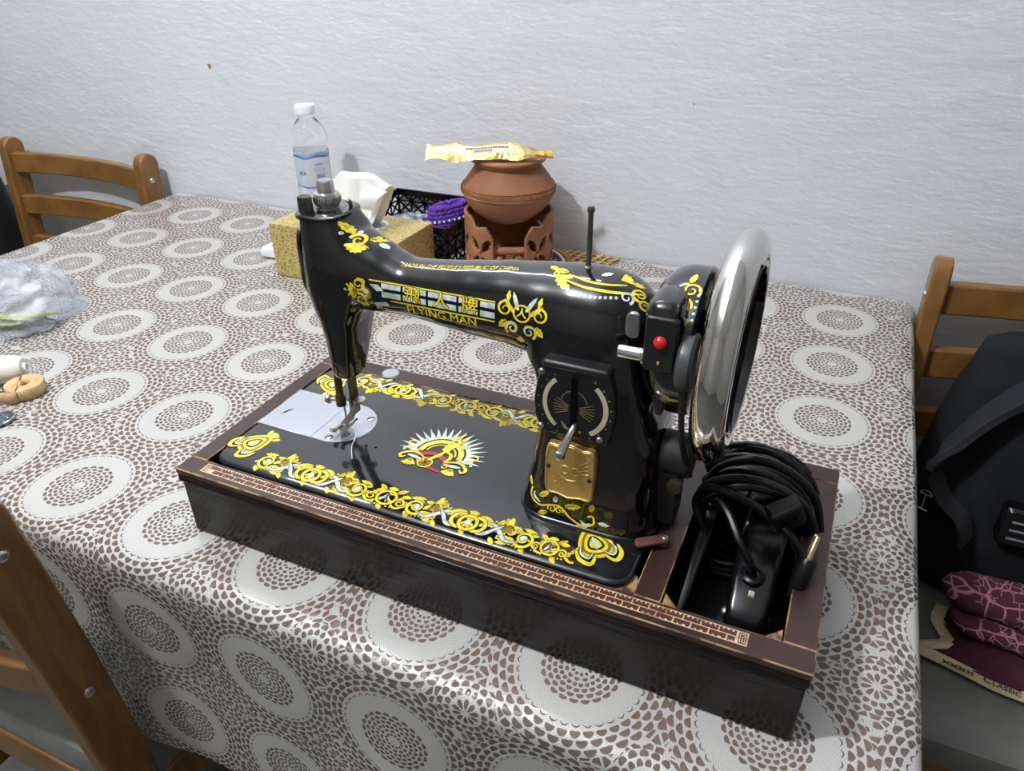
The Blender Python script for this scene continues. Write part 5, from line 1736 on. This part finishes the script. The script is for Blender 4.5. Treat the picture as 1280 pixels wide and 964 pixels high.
# silver thimble-like disc at the left edge
cn = empty('silver_disc', (-.327, .050, T))
tag(cn, 'flat silver metal disc on the lace cloth below the tape measure', 'disc')
B().lathe([(.0001, T + .0036), (.0125, T + .0036), (.0140, T + .0044), (.0152, T + .0040), (.0155, T + .0025), (.0150, T + .0014), (.0001, T + .0014)], (-.3290, .0490, 0), 36).build('disc_body', mat('disc_metal', rgb(170, 176, 188), 0.25, 0.9, color2=rgb(110, 118, 134), noise_scale=90), cn)
for k in range(6):
    a = 2 * pi * k / 6
    B().lathe([(.0001, T + .0044), (.0014, T + .0042), (.0018, T + .0036)], (-.3290 + .0075 * cos(a), .0490 + .0075 * sin(a), 0), 10).build('stud', MATS['disc_metal'], cn)

# ================================================================== dark bag on the floor by the far left chair
V, F = lumpy((-1.425, .62, .41), (.148, .14, .395), 3.1, .06, 3, 40, 30, 6)
V = [Vector((v.x, v.y, max(v.z, .003))) for v in V]
o = obj('black_sack', V, F, mat('sack_black', (.010, .010, .011, 1), .5))
tag(o, 'black cloth sack standing on the floor beside the far left chair', 'sack')

# ================================================================== right chair: backpack and folded cloth
SZ = .4600
bp = empty('backpack', (.80, .58, SZ))
tag(bp, 'black backpack leaning on the back of the right chair', 'backpack')
m_nylon = mat('black_nylon', rgb(26, 27, 31), 0.9, spec=.2, color2=rgb(19, 20, 23), noise_scale=25, bump=.35, bump_scale=700, bump_dist=.0006)
m_web = mat('black_webbing', rgb(34, 35, 39), 0.85, spec=.2)
def pack():
    V = []; F = []; nu, nv = 64, 40
    for j in range(nv + 1):
        f = j / nv
        z = SZ + .004 + f * .335
        for i in range(nu):
            th = 2 * pi * i / nu
            taper = (1 - .55 * max(0, (f - .40) / .60) ** 1.8) * (1 if f < .93 else max(.02, 1 - ((f - .93) / .07) ** 2 * .98))
            bot = 1 if f > .06 else .80 + .2 * (f / .06) ** .5
            if f == 0: bot = .02
            c, s = cos(th), sin(th)
            hx = .160 * (1 - .10 * f ** 2) * (1 if f < .93 else max(.02, 1 - ((f - .93) / .07) ** 2)) * bot; hy = .086 * taper * bot
            x = .772 + .036 * f + hx * math.copysign(abs(c) ** .62, c)
            y = .600 + .036 * f + hy * math.copysign(abs(s) ** .62, s)
            nz_ = noise.noise(Vector((x * 11, y * 11, z * 9)))
            x += .008 * nz_ * c; y += .010 * nz_ * s
            V.append((x, y, z))
    for j in range(nv):
        for i in range(nu):
            F.append((j * nu + i, j * nu + (i + 1) % nu, (j + 1) * nu + (i + 1) % nu, (j + 1) * nu + i))
    return obj('pack_body', V, F, m_nylon, bp)
pack()
def strap(pts, width, name, m, th=.003, side=Vector((0, 1, 0))):
    P = spline(pts, 10); rings = []
    for i, p in enumerate(P):
        t = (P[min(i + 1, len(P) - 1)] - P[max(i - 1, 0)]).normalized()
        sd = (side - t * side.dot(t)).normalized(); nn_ = t.cross(sd)
        rings.append([p + sd * width / 2 + nn_ * th / 2, p + sd * width / 2 - nn_ * th / 2, p - sd * width / 2 - nn_ * th / 2, p - sd * width / 2 + nn_ * th / 2])
    return B().loft(rings).build(name, m, bp, bevel=.001, bseg=1)
strap([(.820, .605, T + .052), (.755, .588, T + .036), (.695, .566, T - .012), (.648, .540, T - .072), (.630, .522, T - .105)], .050, 'shoulder_strap', m_web, .010, Vector((.45, .75, .5)))
strap([(.635, .522, T - .105), (.652, .510, T - .130), (.676, .505, T - .150), (.690, .506, T - .185)], .030, 'strap_web', m_web, .003, Vector((.5, .8, 0)))
strap([(.622, .540, T - .13), (.626, .530, T - .19), (.630, .532, T - .25)], .012, 'zip_tape', m_web, .003, Vector((.3, 1, 0)))
zp = B()
za = Vector((.6330, .5120, T - .132))
zp.tube([za + Vector((.006 * cos(a), -.003 * cos(a), .006 * sin(a))) for a in [pi * k / 8 for k in range(9)]], .0009, 6)
zp.tube([za + Vector((-.006, .003, 0)), za + Vector((.006, -.003, 0))], .0009, 6)
zp.tube([za, za + Vector((.000, 0, -.022))], .0008, 6)
zp.tube([za + Vector((-.006, .003, -.022)), za + Vector((.006, -.003, -.022))], .0008, 6)
zp.build('zip_pull', m_steel, bp)
pt = B(); pt.loft([[Vector((.742 + u * .95, .5160 - d_ + u * -.05, T - .150 + v)) for u, v in rrect(0, 0, .028 - i, .026 - i, .008, 5)] for i, d_ in ((0, -.020), (0, .004), (.003, .008))])
pt.build('rubber_patch', m_plastic, bp)
for k in range(3):
    B().box((.726, .5055, T - .140 - k * .012), (.748, .5078, T - .1385 - k * .012)).build('patch_rib', mat('rib_grey', rgb(120, 122, 126), .4), bp)

# folded burgundy cloth with a cream selvedge
fc = empty('folded_cloth', (.76, .45, SZ))
tag(fc, 'folded burgundy cloth with pink line pattern and cream lettered edge on the right chair', 'cloth')
m_burg = mat('burgundy_cloth', rgb(76, 36, 48), 0.9, spec=.2, color2=rgb(64, 29, 40), noise_scale=14)
m_burgp = mat('burgundy_print', rgb(96, 40, 60), 0.9, spec=.2)
nq = N(m_burgp); vq = nq.new('ShaderNodeTexVoronoi'); vq.feature = 'DISTANCE_TO_EDGE'; vq.inputs['Scale'].default_value = 34
tcq = nq.new('ShaderNodeTexCoord'); nq.link(tcq.outputs['Object'], vq.inputs['Vector'])
v2 = nq.new('ShaderNodeTexVoronoi'); v2.feature = 'DISTANCE_TO_EDGE'; v2.inputs['Scale'].default_value = 80; nq.link(tcq.outputs['Object'], v2.inputs['Vector'])
ln_ = nq.math('MAXIMUM', nq.ramp(vq.outputs['Distance'], .045, .018), nq.math('MULTIPLY', nq.ramp(v2.outputs['Distance'], .05, .015), nq.math('GREATER_THAN', nq.noise(9, 2), .54)))
nq.link(nq.mix(ln_, rgb(66, 30, 42), rgb(146, 100, 112)), m_burgp.node_tree.nodes['Principled BSDF'].inputs['Base Color'])
m_creamc = mat('cream_tape', rgb(196, 180, 144), 0.8, color2=rgb(178, 160, 124), noise_scale=30)
def sheet(name, fn, nu, nv, m, thick=.003):
    V = [fn(i / nu, j / nv) for j in range(nv + 1) for i in range(nu + 1)]
    w = nu + 1
    F = [(j * w + i, j * w + i + 1, (j + 1) * w + i + 1, (j + 1) * w + i) for j in range(nv) for i in range(nu)]
    o = obj(name, V, F, m, fc)
    md = o.modifiers.new('thick', 'SOLIDIFY'); md.thickness = thick; md.offset = -1
    return o
# upper folded layers (two rounded folds, printed)
def fold(y0, y1, zlow, zhigh, xs_):
    def fn(u, v):
        a = -pi * .62 + (pi * 1.25) * v
        yc = (y0 + y1) / 2; hy = (y1 - y0) / 2; zc = (zlow + zhigh) / 2; hz = (zhigh - zlow) / 2
        x = xs_ + u * .24
        end = min(1, u / .10) ** .5
        return (x + .004 * sin(v * 6), yc - hy * cos(a) * (.35 + .65 * end) + .020 * u + .004 * sin(u * 9), SZ + zc + hz * sin(a) * (.4 + .6 * end) + .005 * sin(u * 8 + v * 3))
    return fn
sheet('printed_fold', fold(.440, .512, .030, .078, .676), 36, 22, m_burgp)
sheet('printed_fold', fold(.424, .500, .010, .046, .690), 36, 22, m_burgp)
# plain flap running down to the front edge
def edge_pt(u):
    P_ = [(.694, .497), (.686, .470), (.700, .440), (.690, .425), (.664, .415), (.705, .402), (.740, .393), (.785, .385), (.840, .378), (.900, .372)]
    q = u * (len(P_) - 1); i = min(int(q), len(P_) - 2); t = q - i
    return (P_[i][0] + (P_[i + 1][0] - P_[i][0]) * t, P_[i][1] + (P_[i + 1][1] - P_[i][1]) * t)
def flap(u, v):
    ex, ey = edge_pt(u)
    tx, ty = .705 + .20 * u ** .9, .470
    f = v
    z = SZ + .006 + .030 * (1 - f) ** 1.6 + .004 * sin(u * 14 + v * 5)
    return (tx + (ex - tx) * f, ty + (ey - ty) * f, z)
sheet('plain_flap', flap, 54, 14, m_burg, .002)
def selv(u, v):
    ex, ey = edge_pt(u); e2 = edge_pt(min(1, u + .01)); e1 = edge_pt(max(0, u - .01))
    dx, dy = e2[0] - e1[0], e2[1] - e1[1]; L = math.hypot(dx, dy) or 1
    nx, ny = dy / L, -dx / L
    return (ex - nx * .003 + nx * v * .015, ey - ny * .003 + ny * v * .015, SZ + .0085 - .002 * v + .0008 * sin(u * 26))
sheet('cream_edge', selv, 60, 4, m_creamc, .0015)
txt = Decal()
txt.text('C', .0055, .0002, .0125, 0, 0, 1.0, .0002, False); txt.text('LASSIC', .0150, -.0008, .0092, 0, 0, 1.05, .0002, False)
for k in range(4):
    x = -.0330 + k * .0085
    for a in (.7, -.7, 2.4, -2.4):
        txt.leaf(x, 0, a, .0055, .0022, 0, 0, 1)
    txt.ribbon([(x - .004, 0), (x + .004, 0)], .0010, 0, 0)
ta = atan2(.385 - .402, .785 - .705)
def cl_fn(u, v, o):
    bx_, by_ = .7210, .3915
    x = bx_ + u * cos(ta) - v * sin(ta); y = by_ + u * sin(ta) + v * cos(ta)
    return (x, y, SZ + .0098 + o)
txt.build('edge_lettering', cl_fn, fc, [mat('dark_stitch', rgb(52, 26, 40), .8)])
